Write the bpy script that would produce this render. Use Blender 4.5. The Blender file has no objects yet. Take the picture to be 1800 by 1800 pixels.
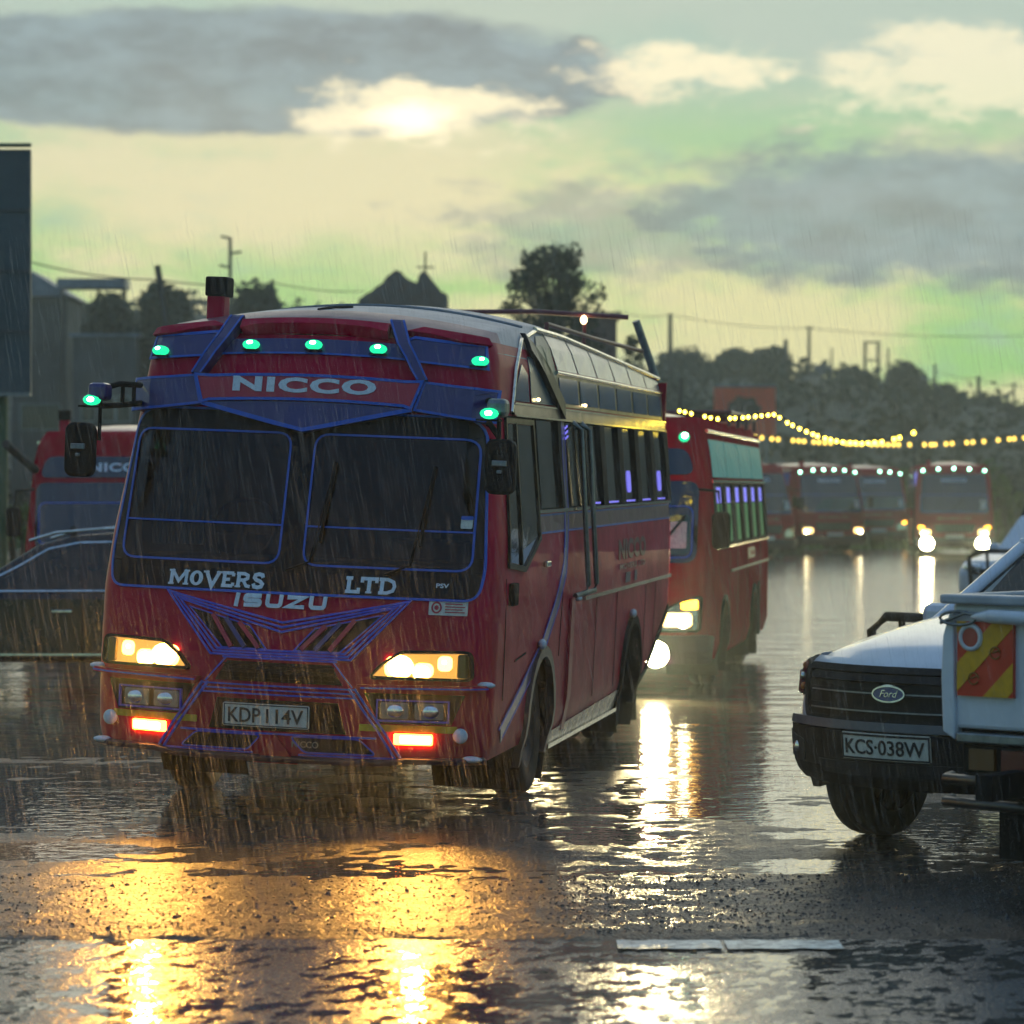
import bpy, bmesh, math, random
from mathutils import Vector, Matrix
from mathutils.geometry import tessellate_polygon
from math import sin, cos, pi, sqrt, atan2, radians
rnd = random.Random(7)
S = bpy.context.scene
COL = S.collection

# ------------------------------------------------------------------ camera
cam_data = bpy.data.cameras.new('camera')
cam_data.sensor_width = 36.0
cam_data.lens = 104.0
cam_data.clip_end = 5000
cam_data.dof.use_dof = True
cam_data.dof.focus_distance = 17.7
cam_data.dof.aperture_fstop = 2.8
cam = bpy.data.objects.new('camera', cam_data)
COL.objects.link(cam)
cam.location = (0, 0, 2.0)
cam.rotation_euler = (radians(90 - 0.4407), 0, 0)
S.camera = cam

# ------------------------------------------------------------------ world: stormy dusk sky, sun low behind cloud
SUN_AZ, SUN_EL = -0.035, 0.125          # radians: almost straight ahead, low
w = bpy.data.worlds.new('World'); S.world = w; w.use_nodes = True
nt = w.node_tree; N = nt.nodes; L = nt.links
for n in list(N): N.remove(n)
def wn(t, **k):
    n = N.new(t)
    for a, b in k.items(): setattr(n, a, b)
    return n
def wmath(op, a, b=None, clamp=False):
    n = wn('ShaderNodeMath', operation=op, use_clamp=clamp)
    for i, v in enumerate((a, b)):
        if v is None: continue
        if isinstance(v, (int, float)): n.inputs[i].default_value = v
        else: L.new(v, n.inputs[i])
    return n.outputs[0]
def wmix(f, a, b):
    n = wn('ShaderNodeMix', data_type='RGBA')
    for s, v in ((n.inputs[0], f), (n.inputs[6], a), (n.inputs[7], b)):
        if isinstance(v, (int, float)): s.default_value = v
        elif isinstance(v, tuple): s.default_value = (*v, 1)
        else: L.new(v, s)
    return n.outputs[2]
def wramp(v, a, b):
    n = wn('ShaderNodeMapRange', interpolation_type='SMOOTHSTEP')
    L.new(v, n.inputs[0]); n.inputs[1].default_value = a; n.inputs[2].default_value = b
    return n.outputs[0]
tc = wn('ShaderNodeTexCoord')
sep = wn('ShaderNodeSeparateXYZ'); L.new(tc.outputs['Generated'], sep.inputs[0])
az = wmath('ARCTAN2', sep.outputs[0], sep.outputs[1])
el = wmath('ARCSINE', sep.outputs[2])
def wnoise(sx, sz, det, seed, rough=.55, dist=0.0):
    mp = wn('ShaderNodeMapping'); L.new(tc.outputs['Generated'], mp.inputs[0])
    mp.inputs['Scale'].default_value = (sx, sx, sz); mp.inputs['Location'].default_value = (seed, seed * .7, seed * .3)
    n = wn('ShaderNodeTexNoise'); L.new(mp.outputs[0], n.inputs[0])
    n.inputs['Scale'].default_value = 1; n.inputs['Detail'].default_value = det
    n.inputs['Roughness'].default_value = rough; n.inputs['Distortion'].default_value = dist
    return n.outputs[0]
n_big = wnoise(7, 22, 2, 3.1, .5)
n_mid = wnoise(15, 42, 5, 8.3, .62)
n_fine = wnoise(40, 95, 6, 1.7, .64)
def blob(u0, v0, a, b, nz, amp, soft=.5):
    """an oval bank of cloud at azimuth u0, elevation v0, its edge broken by noise"""
    du = wmath('MULTIPLY', wmath('SUBTRACT', az, u0), 1 / a)
    dv = wmath('MULTIPLY', wmath('SUBTRACT', el, v0), 1 / b)
    r = wmath('SQRT', wmath('ADD', wmath('MULTIPLY', du, du), wmath('MULTIPLY', dv, dv)))
    r = wmath('ADD', r, wmath('MULTIPLY', wmath('SUBTRACT', nz, .5), amp))
    return wmath('SUBTRACT', 1, wramp(r, 1 - soft, 1 + soft * .35))
CREAM, GREEN, PALE = (.73, .70, .36), (.26, .58, .17), (.33, .47, .47)
base = wmix(wramp(wmath('ADD', wmath('MULTIPLY', n_big, .55), wmath('MULTIPLY', n_mid, .45)), .44, .60), CREAM, GREEN)
base = wmix(wmath('MULTIPLY', wramp(n_mid, .52, .72), .55), base, PALE)
base = wmix(wmath('MULTIPLY', wramp(el, .09, .15), .85), base, PALE)        # cooler higher up
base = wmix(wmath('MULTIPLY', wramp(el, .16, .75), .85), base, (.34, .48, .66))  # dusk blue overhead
# bright breaks where the sun sits behind the cloud
brk = blob(-.036, .127, .040, .012, n_fine, 3.4, .6)
brk2 = blob(.058, .141, .036, .009, n_fine, 3.6, .6)
brk3 = blob(.148, .136, .044, .018, n_fine, 3.4, .6)
wide = blob(-.085, .100, .13, .034, n_mid, 2.2, .7)
base = wmix(wmath('MULTIPLY', wide, .75), base, (.76, .69, .44))
# banks of grey cloud
g1 = blob(-.105, .1405, .150, .0215, n_mid, 1.0, .16)
g1b = blob(-.03, .139, .075, .017, n_fine, 1.0, .14)
g2 = blob(.140, .092, .115, .027, n_fine, 1.3, .35)
g3 = blob(.055, .088, .085, .019, n_fine, 2.4, .5)
g4 = wmath('MULTIPLY', wramp(wmath('ADD', el, wmath('MULTIPLY', wmath('SUBTRACT', n_big, .5), .12)), .17, .30), .45)
g = wmath('MAXIMUM', wmath('MAXIMUM', wmath('MULTIPLY', g1, .93), wmath('MULTIPLY', g1b, .95)), wmath('MAXIMUM', wmath('MULTIPLY', g2, .9), wmath('MULTIPLY', g3, .6)))
g = wmath('MAXIMUM', g, g4)
greyc = wmix(wramp(n_fine, .3, .7), (.088, .152, .215), (.18, .29, .365))
base = wmix(g, base, greyc)
brt = wmath('MAXIMUM', wmath('MAXIMUM', brk, wmath('MULTIPLY', brk2, .9)), wmath('MULTIPLY', brk3, .75))
base = wmix(brt, base, (1.0, .90, .62))
core = blob(-.035, .1245, .014, .006, n_fine, 2.0, .8)
base = wmix(core, base, (1.6, 1.45, 1.05))
# the sky dims and cools with the angle from the hidden sun
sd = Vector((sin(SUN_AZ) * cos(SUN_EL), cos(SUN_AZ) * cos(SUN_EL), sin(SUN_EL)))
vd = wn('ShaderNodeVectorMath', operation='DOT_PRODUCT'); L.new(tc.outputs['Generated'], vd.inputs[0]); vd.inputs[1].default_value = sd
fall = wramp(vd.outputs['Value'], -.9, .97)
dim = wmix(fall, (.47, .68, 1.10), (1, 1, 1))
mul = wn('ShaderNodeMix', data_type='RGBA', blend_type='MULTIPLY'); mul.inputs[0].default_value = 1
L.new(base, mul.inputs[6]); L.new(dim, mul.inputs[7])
sky = wn('ShaderNodeTexSky', sky_type='NISHITA'); sky.sun_disc = False
sky.sun_elevation = SUN_EL; sky.sun_rotation = SUN_AZ; sky.air_density = 1.5; sky.dust_density = 4
bg1 = wn('ShaderNodeBackground'); L.new(sky.outputs[0], bg1.inputs[0]); bg1.inputs[1].default_value = .05
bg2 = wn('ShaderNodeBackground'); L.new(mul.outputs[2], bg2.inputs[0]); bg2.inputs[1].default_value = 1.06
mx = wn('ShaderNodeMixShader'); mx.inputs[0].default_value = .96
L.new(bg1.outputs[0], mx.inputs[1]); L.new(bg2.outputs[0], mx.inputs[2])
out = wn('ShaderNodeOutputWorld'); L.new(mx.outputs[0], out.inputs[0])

# ------------------------------------------------------------------ sun (through thick cloud) and exposure
sl = bpy.data.lights.new('sun', 'SUN'); sl.energy = .5; sl.angle = radians(50); sl.color = (1, .88, .66)
so = bpy.data.objects.new('sun', sl); COL.objects.link(so)
so.rotation_euler = (-sd).to_track_quat('-Z', 'Y').to_euler()
S.view_settings.view_transform = 'Standard'
S.view_settings.look = 'None'
S.view_settings.gamma = 1
S.view_settings.use_curve_mapping = False
S.view_settings.exposure = 0.12
w.cycles.sampling_method = 'NONE'
S.cycles.use_denoising = True
S.cycles.time_limit = 1100
S.cycles.max_bounces = 5
S.cycles.adaptive_threshold = .03
S.cycles.transparent_max_bounces = 24
S.cycles.volume_bounces = 0
S.cycles.sample_clamp_indirect = 6
S.cycles.caustics_reflective = False
S.cycles.caustics_refractive = False

# ------------------------------------------------------------------ materials
MATS = {}
def nmat(name):
    m = bpy.data.materials.new(name); m.use_nodes = True
    n = m.node_tree.nodes; b = n['Principled BSDF']
    return m, n, m.node_tree.links, b
def mat(name, col, rough=.5, metal=0., var=.0, vscale=6., bump=0., bscale=80., coat=0., spec=.5, mud=0., col2=None):
    """painted / plain surface: colour broken by noise, fine relief, optional splashed mud low down"""
    if name in MATS: return MATS[name]
    m, n, l, b = nmat(name)
    b.inputs['Roughness'].default_value = rough; b.inputs['Metallic'].default_value = metal
    b.inputs['Coat Weight'].default_value = coat; b.inputs['Coat Roughness'].default_value = .08
    b.inputs['Specular IOR Level'].default_value = spec
    b.inputs['Base Color'].default_value = (*col, 1)
    tcn = n.new('ShaderNodeTexCoord'); cur = None
    if var:
        t = n.new('ShaderNodeTexNoise'); t.inputs['Scale'].default_value = vscale; t.inputs['Detail'].default_value = 6
        t.inputs['Roughness'].default_value = .65
        l.new(tcn.outputs['Object'], t.inputs[0])
        mixn = n.new('ShaderNodeMix'); mixn.data_type = 'RGBA'
        c2 = col2 or tuple(c * (1 - var) for c in col)
        mixn.inputs[6].default_value = (*[min(1, c * (1 + var * .35)) for c in col], 1); mixn.inputs[7].default_value = (*c2, 1)
        r = n.new('ShaderNodeMapRange'); r.inputs[1].default_value = .35; r.inputs[2].default_value = .68
        l.new(t.outputs[0], r.inputs[0]); l.new(r.outputs[0], mixn.inputs[0])
        cur = mixn.outputs[2]
        mr = n.new('ShaderNodeMapRange'); mr.inputs[3].default_value = rough * .75; mr.inputs[4].default_value = min(1, rough * 1.4)
        l.new(t.outputs[0], mr.inputs[0]); l.new(mr.outputs[0], b.inputs['Roughness'])
    if mud:
        sx = n.new('ShaderNodeSeparateXYZ'); l.new(tcn.outputs['Object'], sx.inputs[0])
        t2 = n.new('ShaderNodeTexNoise'); t2.inputs['Scale'].default_value = 3.2; t2.inputs['Detail'].default_value = 8; t2.inputs['Roughness'].default_value = .7
        mp = n.new('ShaderNodeMapping'); mp.inputs['Scale'].default_value = (1, 1, .45); l.new(tcn.outputs['Object'], mp.inputs[0]); l.new(mp.outputs[0], t2.inputs[0])
        a = n.new('ShaderNodeMapRange'); a.inputs[1].default_value = 1.35; a.inputs[2].default_value = .25; l.new(sx.outputs[2], a.inputs[0])
        mm = n.new('ShaderNodeMath'); mm.operation = 'MULTIPLY'; l.new(a.outputs[0], mm.inputs[0])
        a2 = n.new('ShaderNodeMapRange'); a2.inputs[1].default_value = .42; a2.inputs[2].default_value = .72; l.new(t2.outputs[0], a2.inputs[0]); l.new(a2.outputs[0], mm.inputs[1])
        m3 = n.new('ShaderNodeMath'); m3.operation = 'MULTIPLY'; m3.inputs[1].default_value = mud; l.new(mm.outputs[0], m3.inputs[0])
        mx2 = n.new('ShaderNodeMix'); mx2.data_type = 'RGBA'; l.new(m3.outputs[0], mx2.inputs[0])
        if cur is None: mx2.inputs[6].default_value = (*col, 1)
        else: l.new(cur, mx2.inputs[6])
        mx2.inputs[7].default_value = (.16, .11, .075, 1); cur = mx2.outputs[2]
    if cur is not None: l.new(cur, b.inputs['Base Color'])
    if bump:
        t3 = n.new('ShaderNodeTexNoise'); t3.inputs['Scale'].default_value = bscale; t3.inputs['Detail'].default_value = 4
        l.new(tcn.outputs['Object'], t3.inputs[0])
        bn = n.new('ShaderNodeBump'); bn.inputs['Strength'].default_value = bump; bn.inputs['Distance'].default_value = .02
        l.new(t3.outputs[0], bn.inputs['Height']); l.new(bn.outputs[0], b.inputs['Normal'])
    MATS[name] = m
    return m
def emit(name, col, st):
    if name in MATS: return MATS[name]
    m, n, l, b = nmat(name)
    b.inputs['Base Color'].default_value = (.02, .02, .02, 1)
    b.inputs['Emission Color'].default_value = (*col, 1); b.inputs['Emission Strength'].default_value = st
    MATS[name] = m
    return m
def glass(name, tint, clear, rough=.04):
    """tinted sheet glass: reflects, lets a little light through"""
    if name in MATS: return MATS[name]
    m, n, l, b = nmat(name); n.remove(b)
    o = n['Material Output']
    tr = n.new('ShaderNodeBsdfTransparent'); tr.inputs[0].default_value = (*[clear * t for t in tint], 1)
    gl = n.new('ShaderNodeBsdfGlossy'); gl.inputs['Roughness'].default_value = rough
    tcn = n.new('ShaderNodeTexCoord'); t3 = n.new('ShaderNodeTexNoise'); t3.inputs['Scale'].default_value = 55; t3.inputs['Detail'].default_value = 3
    mp = n.new('ShaderNodeMapping'); mp.inputs['Scale'].default_value = (1, 1, .35); l.new(tcn.outputs['Object'], mp.inputs[0]); l.new(mp.outputs[0], t3.inputs[0])
    bn = n.new('ShaderNodeBump'); bn.inputs['Strength'].default_value = .06; bn.inputs['Distance'].default_value = .01
    l.new(t3.outputs[0], bn.inputs['Height']); l.new(bn.outputs[0], gl.inputs['Normal'])
    df = n.new('ShaderNodeBsdfDiffuse'); df.inputs[0].default_value = (.02, .02, .02, 1)
    m1 = n.new('ShaderNodeMixShader'); m1.inputs[0].default_value = .12; l.new(tr.outputs[0], m1.inputs[1]); l.new(df.outputs[0], m1.inputs[2])
    fr = n.new('ShaderNodeFresnel'); fr.inputs[0].default_value = 1.36
    m2 = n.new('ShaderNodeMixShader'); l.new(fr.outputs[0], m2.inputs[0]); l.new(m1.outputs[0], m2.inputs[1]); l.new(gl.outputs[0], m2.inputs[2])
    l.new(m2.outputs[0], o.inputs[0])
    MATS[name] = m
    return m

RED = mat('bus red paint', (.45, .006, .044), .34, var=.30, vscale=2.2, bump=.05, bscale=60, coat=.0, mud=.22, spec=.06)
REDP = mat('banner red', (.42, .015, .035), .35, var=.12, vscale=9)
NAVY = mat('navy purple paint', (.022, .018, .12), .3, var=.2, vscale=7, coat=.4)
BLUE = mat('bright blue line', (.010, .09, .45), .4, var=.15, vscale=20)
BLUE2 = mat('violet blue line', (.06, .07, .52), .45, var=.3, vscale=25)
BLACK = mat('black gloss', (.006, .006, .006), .35, var=.3, vscale=10, spec=.18)
MATTE = mat('matte black', (.009, .009, .009), .7, spec=.2, var=.4, vscale=12, bump=.1, bscale=50)
RUBBER = mat('tyre rubber', (.012, .012, .012), .7, var=.5, vscale=14, bump=.25, bscale=60, mud=.35)
CHROME = mat('chrome trim', (.62, .60, .55), .16, 1.0, var=.35, vscale=18)
GREYM = mat('grey steel', (.20, .22, .23), .38, .8, var=.3, vscale=20)
ROOF = mat('silver roof sheet', (.24, .28, .33), .42, 0., var=.25, vscale=2.5, bump=.06, bscale=14)
LETTER = mat('white vinyl letters', (.62, .68, .70), .5, var=.18, vscale=40)
PLATEW = mat('plate white', (.62, .62, .52), .4, var=.25, vscale=30)
PLATEK = mat('plate black', (.01, .01, .01), .5)
YELL = mat('yellow tape', (.55, .36, .02), .45, var=.35, vscale=20)
DARKIN = mat('dark interior', (.018, .018, .019), .8, var=.3, vscale=9)
CURT = mat('pale curtain', (.80, .82, .76), .8, var=.35, vscale=14)
SEATM = mat('seat cloth', (.05, .045, .05), .9, var=.4, vscale=20)
SKYGL = mat('dark tinted glass', (.012, .016, .018), .05, var=.2, vscale=5, spec=.7, bump=.02, bscale=40)
BLUEGL = mat('blue tinted glass', (.016, .075, .17), .06, var=.5, vscale=3, spec=.8)
PALEGL = mat('pale tinted glass', (.055, .11, .15), .2, var=.5, vscale=4, spec=.35)
WSGL = glass('windscreen glass', (.8, .88, .9), .55)
LENS = glass('lamp lens', (1, .95, .85), .92, .08)
REFL = mat('lamp reflector', (.75, .74, .70), .12, 1.0, var=.2, vscale=30)
GREENL = emit('green marker light', (.01, .75, .30), 1.5)
GREENB = emit('green bulb', (.45, 1.0, .75), 22)
AMBERB = emit('amber headlight bulb', (1.0, .58, .14), 40)
AMBERR = emit('amber headlight glow', (1.0, .54, .11), 15)
FOG = emit('orange fog lamp', (1.0, .20, .02), 26)
FOGC = emit('orange fog lamp core', (1.0, .42, .08), 50)
WARM = emit('warm headlight', (1.0, .86, .50), 90)
WARMR = emit('warm lamp glow', (1.0, .62, .20), 6)
AMBER2 = emit('amber indicator', (1.0, .42, .03), 9)
VIOLET = emit('violet led', (.22, .20, 1.0), .8)
BULB = emit('festoon bulb', (1.0, .72, .06), 16)
BULB2 = emit('dim festoon bulb', (1.0, .66, .10), 4)
STRIPL = emit('warm strip led', (1.0, .72, .35), 7)

# ------------------------------------------------------------------ mesh helpers
class B:
    """collects simple solids, then links them as ONE mesh object"""
    def __init__(s): s.v = []; s.f = []; s.sm = []
    def add(s, vs, fs, smooth=False):
        o = len(s.v); s.v += [tuple(v) for v in vs]
        for f in fs: s.f.append([i + o for i in f]); s.sm.append(smooth)
        return s
    def box(s, c, d, R=None):
        vs = []
        for z in (-.5, .5):
            for y in (-.5, .5):
                for x in (-.5, .5):
                    p = Vector((x * d[0], y * d[1], z * d[2]))
                    if R is not None: p = R @ p
                    vs.append(p + Vector(c))
        return s.add(vs, [(0, 2, 3, 1), (4, 5, 7, 6), (0, 1, 5, 4), (2, 6, 7, 3), (0, 4, 6, 2), (1, 3, 7, 5)])
    def tube(s, pts, r, n=8, caps=True, flat=1.0):
        pts = [Vector(p) for p in pts]; rr = r if isinstance(r, (list, tuple)) else [r] * len(pts)
        vs = []; k = len(pts)
        for i, p in enumerate(pts):
            t = (pts[min(i + 1, k - 1)] - pts[max(i - 1, 0)]).normalized()
            a = Vector((0, 0, 1)) if abs(t.z) < .9 else Vector((0, 1, 0))
            u = t.cross(a).normalized(); v = t.cross(u)
            for j in range(n):
                q = 2 * pi * j / n
                vs.append(p + u * cos(q) * rr[i] + v * sin(q) * rr[i] * flat)
        fs = [(i * n + j, i * n + (j + 1) % n, (i + 1) * n + (j + 1) % n, (i + 1) * n + j) for i in range(k - 1) for j in range(n)]
        s.add(vs, fs, True)
        if caps: s.add(vs[:n], [tuple(range(n))]); s.add(vs[-n:], [tuple(range(n))[::-1]])
        return s
    def lathe(s, prof, c, axis='x', n=24):
        """prof: (radius, along) pairs"""
        vs = []
        for r, a in prof:
            for j in range(n):
                q = 2 * pi * j / n
                p = {'x': (a, r * cos(q), r * sin(q)), 'y': (r * cos(q), a, r * sin(q)), 'z': (r * cos(q), r * sin(q), a)}[axis]
                vs.append((p[0] + c[0], p[1] + c[1], p[2] + c[2]))
        k = len(prof)
        return s.add(vs, [(i * n + j, i * n + (j + 1) % n, (i + 1) * n + (j + 1) % n, (i + 1) * n + j) for i in range(k - 1) for j in range(n)], True)
    def prism(s, poly, y0, y1):
        """poly in (x,z), extruded along y"""
        n = len(poly)
        vs = [(x, y0, z) for x, z in poly] + [(x, y1, z) for x, z in poly]
        return s.add(vs, [tuple(range(n)), tuple(range(2 * n - 1, n - 1, -1))] + [(i, i + n, (i + 1) % n + n, (i + 1) % n) for i in range(n)])
    def prismx(s, poly, x0, x1):
        n = len(poly)
        vs = [(x0, y, z) for y, z in poly] + [(x1, y, z) for y, z in poly]
        return s.add(vs, [tuple(range(n)), tuple(range(2 * n - 1, n - 1, -1))] + [(i, i + n, (i + 1) % n + n, (i + 1) % n) for i in range(n)])
    def ball(s, c, r, n=10, m=6):
        rx, ry, rz = r if isinstance(r, (tuple, list)) else (r, r, r)
        vs = [(c[0], c[1], c[2] + rz)]
        for i in range(1, m):
            a = pi * i / m
            for j in range(n):
                q = 2 * pi * j / n
                vs.append((c[0] + rx * sin(a) * cos(q), c[1] + ry * sin(a) * sin(q), c[2] + rz * cos(a)))
        vs.append((c[0], c[1], c[2] - rz))
        fs = [(0, 1 + j, 1 + (j + 1) % n) for j in range(n)]
        for i in range(m - 2):
            for j in range(n):
                fs.append((1 + i * n + j, 1 + (i + 1) * n + j, 1 + (i + 1) * n + (j + 1) % n, 1 + i * n + (j + 1) % n))
        e = len(vs) - 1; o = 1 + (m - 2) * n
        fs += [(e, o + (j + 1) % n, o + j) for j in range(n)]
        return s.add(vs, fs, True)
    def make(s, name, m, parent=None, M=None, bevel=0., smooth=None):
        me = bpy.data.meshes.new(name)
        vs = s.v if M is None else [tuple(M @ Vector(v)) for v in s.v]
        me.from_pydata(vs, [], s.f)
        if smooth is None: me.polygons.foreach_set('use_smooth', s.sm)
        else: me.polygons.foreach_set('use_smooth', [smooth] * len(s.f))
        bm = bmesh.new(); bm.from_mesh(me); bmesh.ops.recalc_face_normals(bm, faces=bm.faces); bm.to_mesh(me); bm.free()
        me.materials.append(m)
        o = bpy.data.objects.new(name, me); COL.objects.link(o)
        if parent: o.parent = parent
        if bevel:
            bv = o.modifiers.new('bevel', 'BEVEL'); bv.width = bevel; bv.segments = 2; bv.limit_method = 'ANGLE'; bv.angle_limit = radians(40)
        return o
def tag(o, label=None, cat=None, group=None, kind=None):
    if label: o['label'] = label
    if cat: o['category'] = cat
    if group: o['group'] = group
    if kind: o['kind'] = kind
    return o
def empty(name, loc, rz=0, label=None, cat=None, group=None):
    o = bpy.data.objects.new(name, None); COL.objects.link(o)
    o.location = loc; o.rotation_euler = (0, 0, rz); o.empty_display_size = .3
    return tag(o, label, cat, group)
def up(px, py, Y):
    """world point at depth Y seen at photograph position (px, py)"""
    return Vector(((px - 900) * Y / 5200, Y, 2 - (py - 860) * Y / 5200))

# flat drawings (text, panels, ribbons) in 2D, then wrapped onto a curved body
def poly2d(outer, holes=()):
    loops = [[Vector((x, z, 0)) for x, z in lp] for lp in [outer, *holes]]
    tris = tessellate_polygon(loops)
    pts = [(p.x, p.y) for lp in loops for p in lp]
    return pts, [tuple(t) for t in tris]
def ribbon2d(path, wd, closed=False):
    n = len(path); pts = []; fs = []
    P = [Vector(p) for p in path]
    for i, p in enumerate(P):
        a = P[i - 1] if (i > 0 or closed) else p; b = P[(i + 1) % n] if (i < n - 1 or closed) else p
        d1 = (p - a); d2 = (b - p)
        d1 = d1.normalized() if d1.length > 1e-9 else d2.normalized(); d2 = d2.normalized() if d2.length > 1e-9 else d1
        n1 = Vector((-d1.y, d1.x)); n2 = Vector((-d2.y, d2.x)); m_ = (n1 + n2)
        m_ = m_.normalized() if m_.length > 1e-6 else n1
        k = wd / 2 / max(.35, m_.dot(n1))
        pts += [tuple(p + m_ * k), tuple(p - m_ * k)]
    for i in range(n if closed else n - 1):
        j = (i + 1) % n
        fs.append((2 * i, 2 * i + 1, 2 * j + 1, 2 * j))
    return pts, fs
_txt = {}
def text2d(body, w_, h_, x0, z0, bold=.0, space=1.0, shear=0.):
    cu = bpy.data.curves.new('t', 'FONT'); cu.body = body; cu.size = 1; cu.offset = bold; cu.space_character = space
    cu.resolution_u = 3; cu.fill_mode = 'FRONT' if hasattr(cu, 'fill_mode') else cu.fill_mode
    o = bpy.data.objects.new('t', cu); COL.objects.link(o)
    bpy.context.view_layer.update()
    me = o.to_mesh()
    pts = [(v.co.x, v.co.y) for v in me.vertices]; fs = [tuple(p.vertices) for p in me.polygons]
    o.to_mesh_clear(); bpy.data.objects.remove(o); bpy.data.curves.remove(cu)
    xa = min(p[0] for p in pts); xb = max(p[0] for p in pts); za = min(p[1] for p in pts); zb = max(p[1] for p in pts)
    out_ = []
    for x, z in pts:
        q = (z - za) / (zb - za)
        out_.append((x0 + (x - xa) / (xb - xa) * w_ + shear * q, z0 + q * h_))
    return out_, fs
def rrect(x0, x1, z0, z1, r, n=5):
    o = []
    for cx, cz, a in ((x1 - r, z1 - r, 0), (x0 + r, z1 - r, 90), (x0 + r, z0 + r, 180), (x1 - r, z0 + r, 270)):
        for i in range(n + 1):
            q = radians(a + 90 * i / n); o.append((cx + r * cos(q), cz + r * sin(q)))
    return o
def rpoly(poly, r, n=4):
    """polygon with rounded corners"""
    o = []; k = len(poly)
    for i in range(k):
        p = Vector(poly[i]); a = (Vector(poly[i - 1]) - p); b = (Vector(poly[(i + 1) % k]) - p)
        d = min(r, a.length * .45, b.length * .45); a = p + a.normalized() * d; b = p + b.normalized() * d
        for j in range(n + 1):
            t = j / n; o.append(tuple(a * (1 - t) ** 2 + p * 2 * t * (1 - t) + b * t * t))
    return o
def wrap(b, drawing, fmap, off, th, step=.09):
    """cut a flat drawing into cells, wrap it onto fmap(u,v,offset), give it thickness th; append to builder b"""
    pts, fs = drawing
    bm = bmesh.new(); vv = [bm.verts.new((p[0], p[1], 0)) for p in pts]
    for f in fs:
        try: bm.faces.new([vv[i] for i in f])
        except ValueError: pass
    bmesh.ops.remove_doubles(bm, verts=bm.verts, dist=1e-5)
    if step:
        for ax in (0, 1):
            lo = min(v.co[ax] for v in bm.verts); hi = max(v.co[ax] for v in bm.verts)
            k = math.ceil(lo / step)
            while k * step < hi:
                co = Vector((0, 0, 0)); co[ax] = k * step; no = Vector((0, 0, 0)); no[ax] = 1
                bmesh.ops.bisect_plane(bm, geom=bm.verts[:] + bm.edges[:] + bm.faces[:], plane_co=co, plane_no=no, dist=1e-5)
                k += 1
    bm.verts.index_update()
    top = [fmap(v.co.x, v.co.y, off + th) for v in bm.verts]; bot = [fmap(v.co.x, v.co.y, off) for v in bm.verts]
    n = len(top); F_ = []
    for f in bm.faces: F_.append([v.index for v in f.verts])
    side = [(e.verts[0].index, e.verts[1].index) for e in bm.edges if len(e.link_faces) == 1]
    bm.free()
    b.add(top + bot, F_ + [[i + n for i in f[::-1]] for f in F_] + [(a, c, c + n, a + n) for a, c in side])
    return b

def shell(levels, surf, nf=41, ns=60, skip=None, rear=True):
    """stack of plan outlines. surf(t,z) -> front point for t in -1..1 ; sides run back to yr(z). levels: (z, hw, y_rear)"""
    b = B(); rows = []
    for z, h, yr in levels:
        row = []
        fr = [surf(-1 + 2 * i / (nf - 1), z) for i in range(nf)]
        y0 = fr[0][1]
        left = [(-h, y0 + (yr - y0) * (1 - j / ns), z) for j in range(ns)]
        right = [(h, y0 + (yr - y0) * (j / ns), z) for j in range(1, ns + 1)]
        rows.append(left + fr + right)
    n = len(rows[0]); vs = [p for r in rows for p in r]; fs = []
    for i in range(len(rows) - 1):
        for j in range(n):
            k = (j + 1) % n
            if k == 0 and not rear: continue
            q = [rows[i][j], rows[i][k], rows[i + 1][k], rows[i + 1][j]]
            c = tuple(sum(p[a] for p in q) / 4 for a in range(3))
            if skip and skip(c): continue
            fs.append((i * n + j, i * n + k, (i + 1) * n + k, (i + 1) * n + j))
    b.add(vs, fs, True)
    return b
def interp(z, zs, vs):
    if z <= zs[0]: return vs[0]
    for i in range(len(zs) - 1):
        if z <= zs[i + 1]:
            t = (z - zs[i]) / (zs[i + 1] - zs[i]); return vs[i] + (vs[i + 1] - vs[i]) * t
    return vs[-1]
def wheel(parent, c, r, wd, face, rimr=.6, rimmat=None, name='wheel'):
    """tyre with tread grooves and a dished rim; face = +1/-1 is the outer side along x"""
    t = B()
    h = wd / 2
    t.lathe([(r * rimr, -h * .86), (r * .90, -h), (r * .975, -h * .82), (r, -h * .6), (r, -h * .22), (r * .965, -h * .2), (r * .965, -h * .12), (r, -h * .1), (r, h * .1), (r * .965, h * .12), (r * .965, h * .2), (r, h * .22), (r, h * .6), (r * .975, h * .82), (r * .90, h), (r * rimr, h * .86)], c, 'x', 32)
    o = t.make(name, RUBBER, parent)
    k = B(); f = face
    k.lathe([(r * rimr * 1.01, f * h * .84), (r * rimr * .92, f * h * .7), (r * rimr * .75, f * h * .35), (r * rimr * .42, f * h * .55), (r * .16, f * h * .75), (.001, f * h * .8)], c, 'x', 24)
    for j in range(6):
        q = j * pi / 3
        k.ball((c[0] + f * h * .6, c[1] + r * .3 * cos(q), c[2] + r * .3 * sin(q)), .022, 6, 4)
    k.make('rim', rimmat or GREYM, o)
    return o
def spot(name, parent, loc, target, energy, col, size=70, blend=.6, r=.04, M=None):
    l_ = bpy.data.lights.new(name, 'SPOT'); l_.energy = energy; l_.color = col; l_.spot_size = radians(size); l_.spot_blend = blend; l_.shadow_soft_size = r
    o = bpy.data.objects.new(name, l_); COL.objects.link(o); o.parent = parent
    o.location = loc; d = Vector(target) - Vector(loc); o.rotation_euler = d.to_track_quat('-Z', 'Y').to_euler()
    return o
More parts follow.
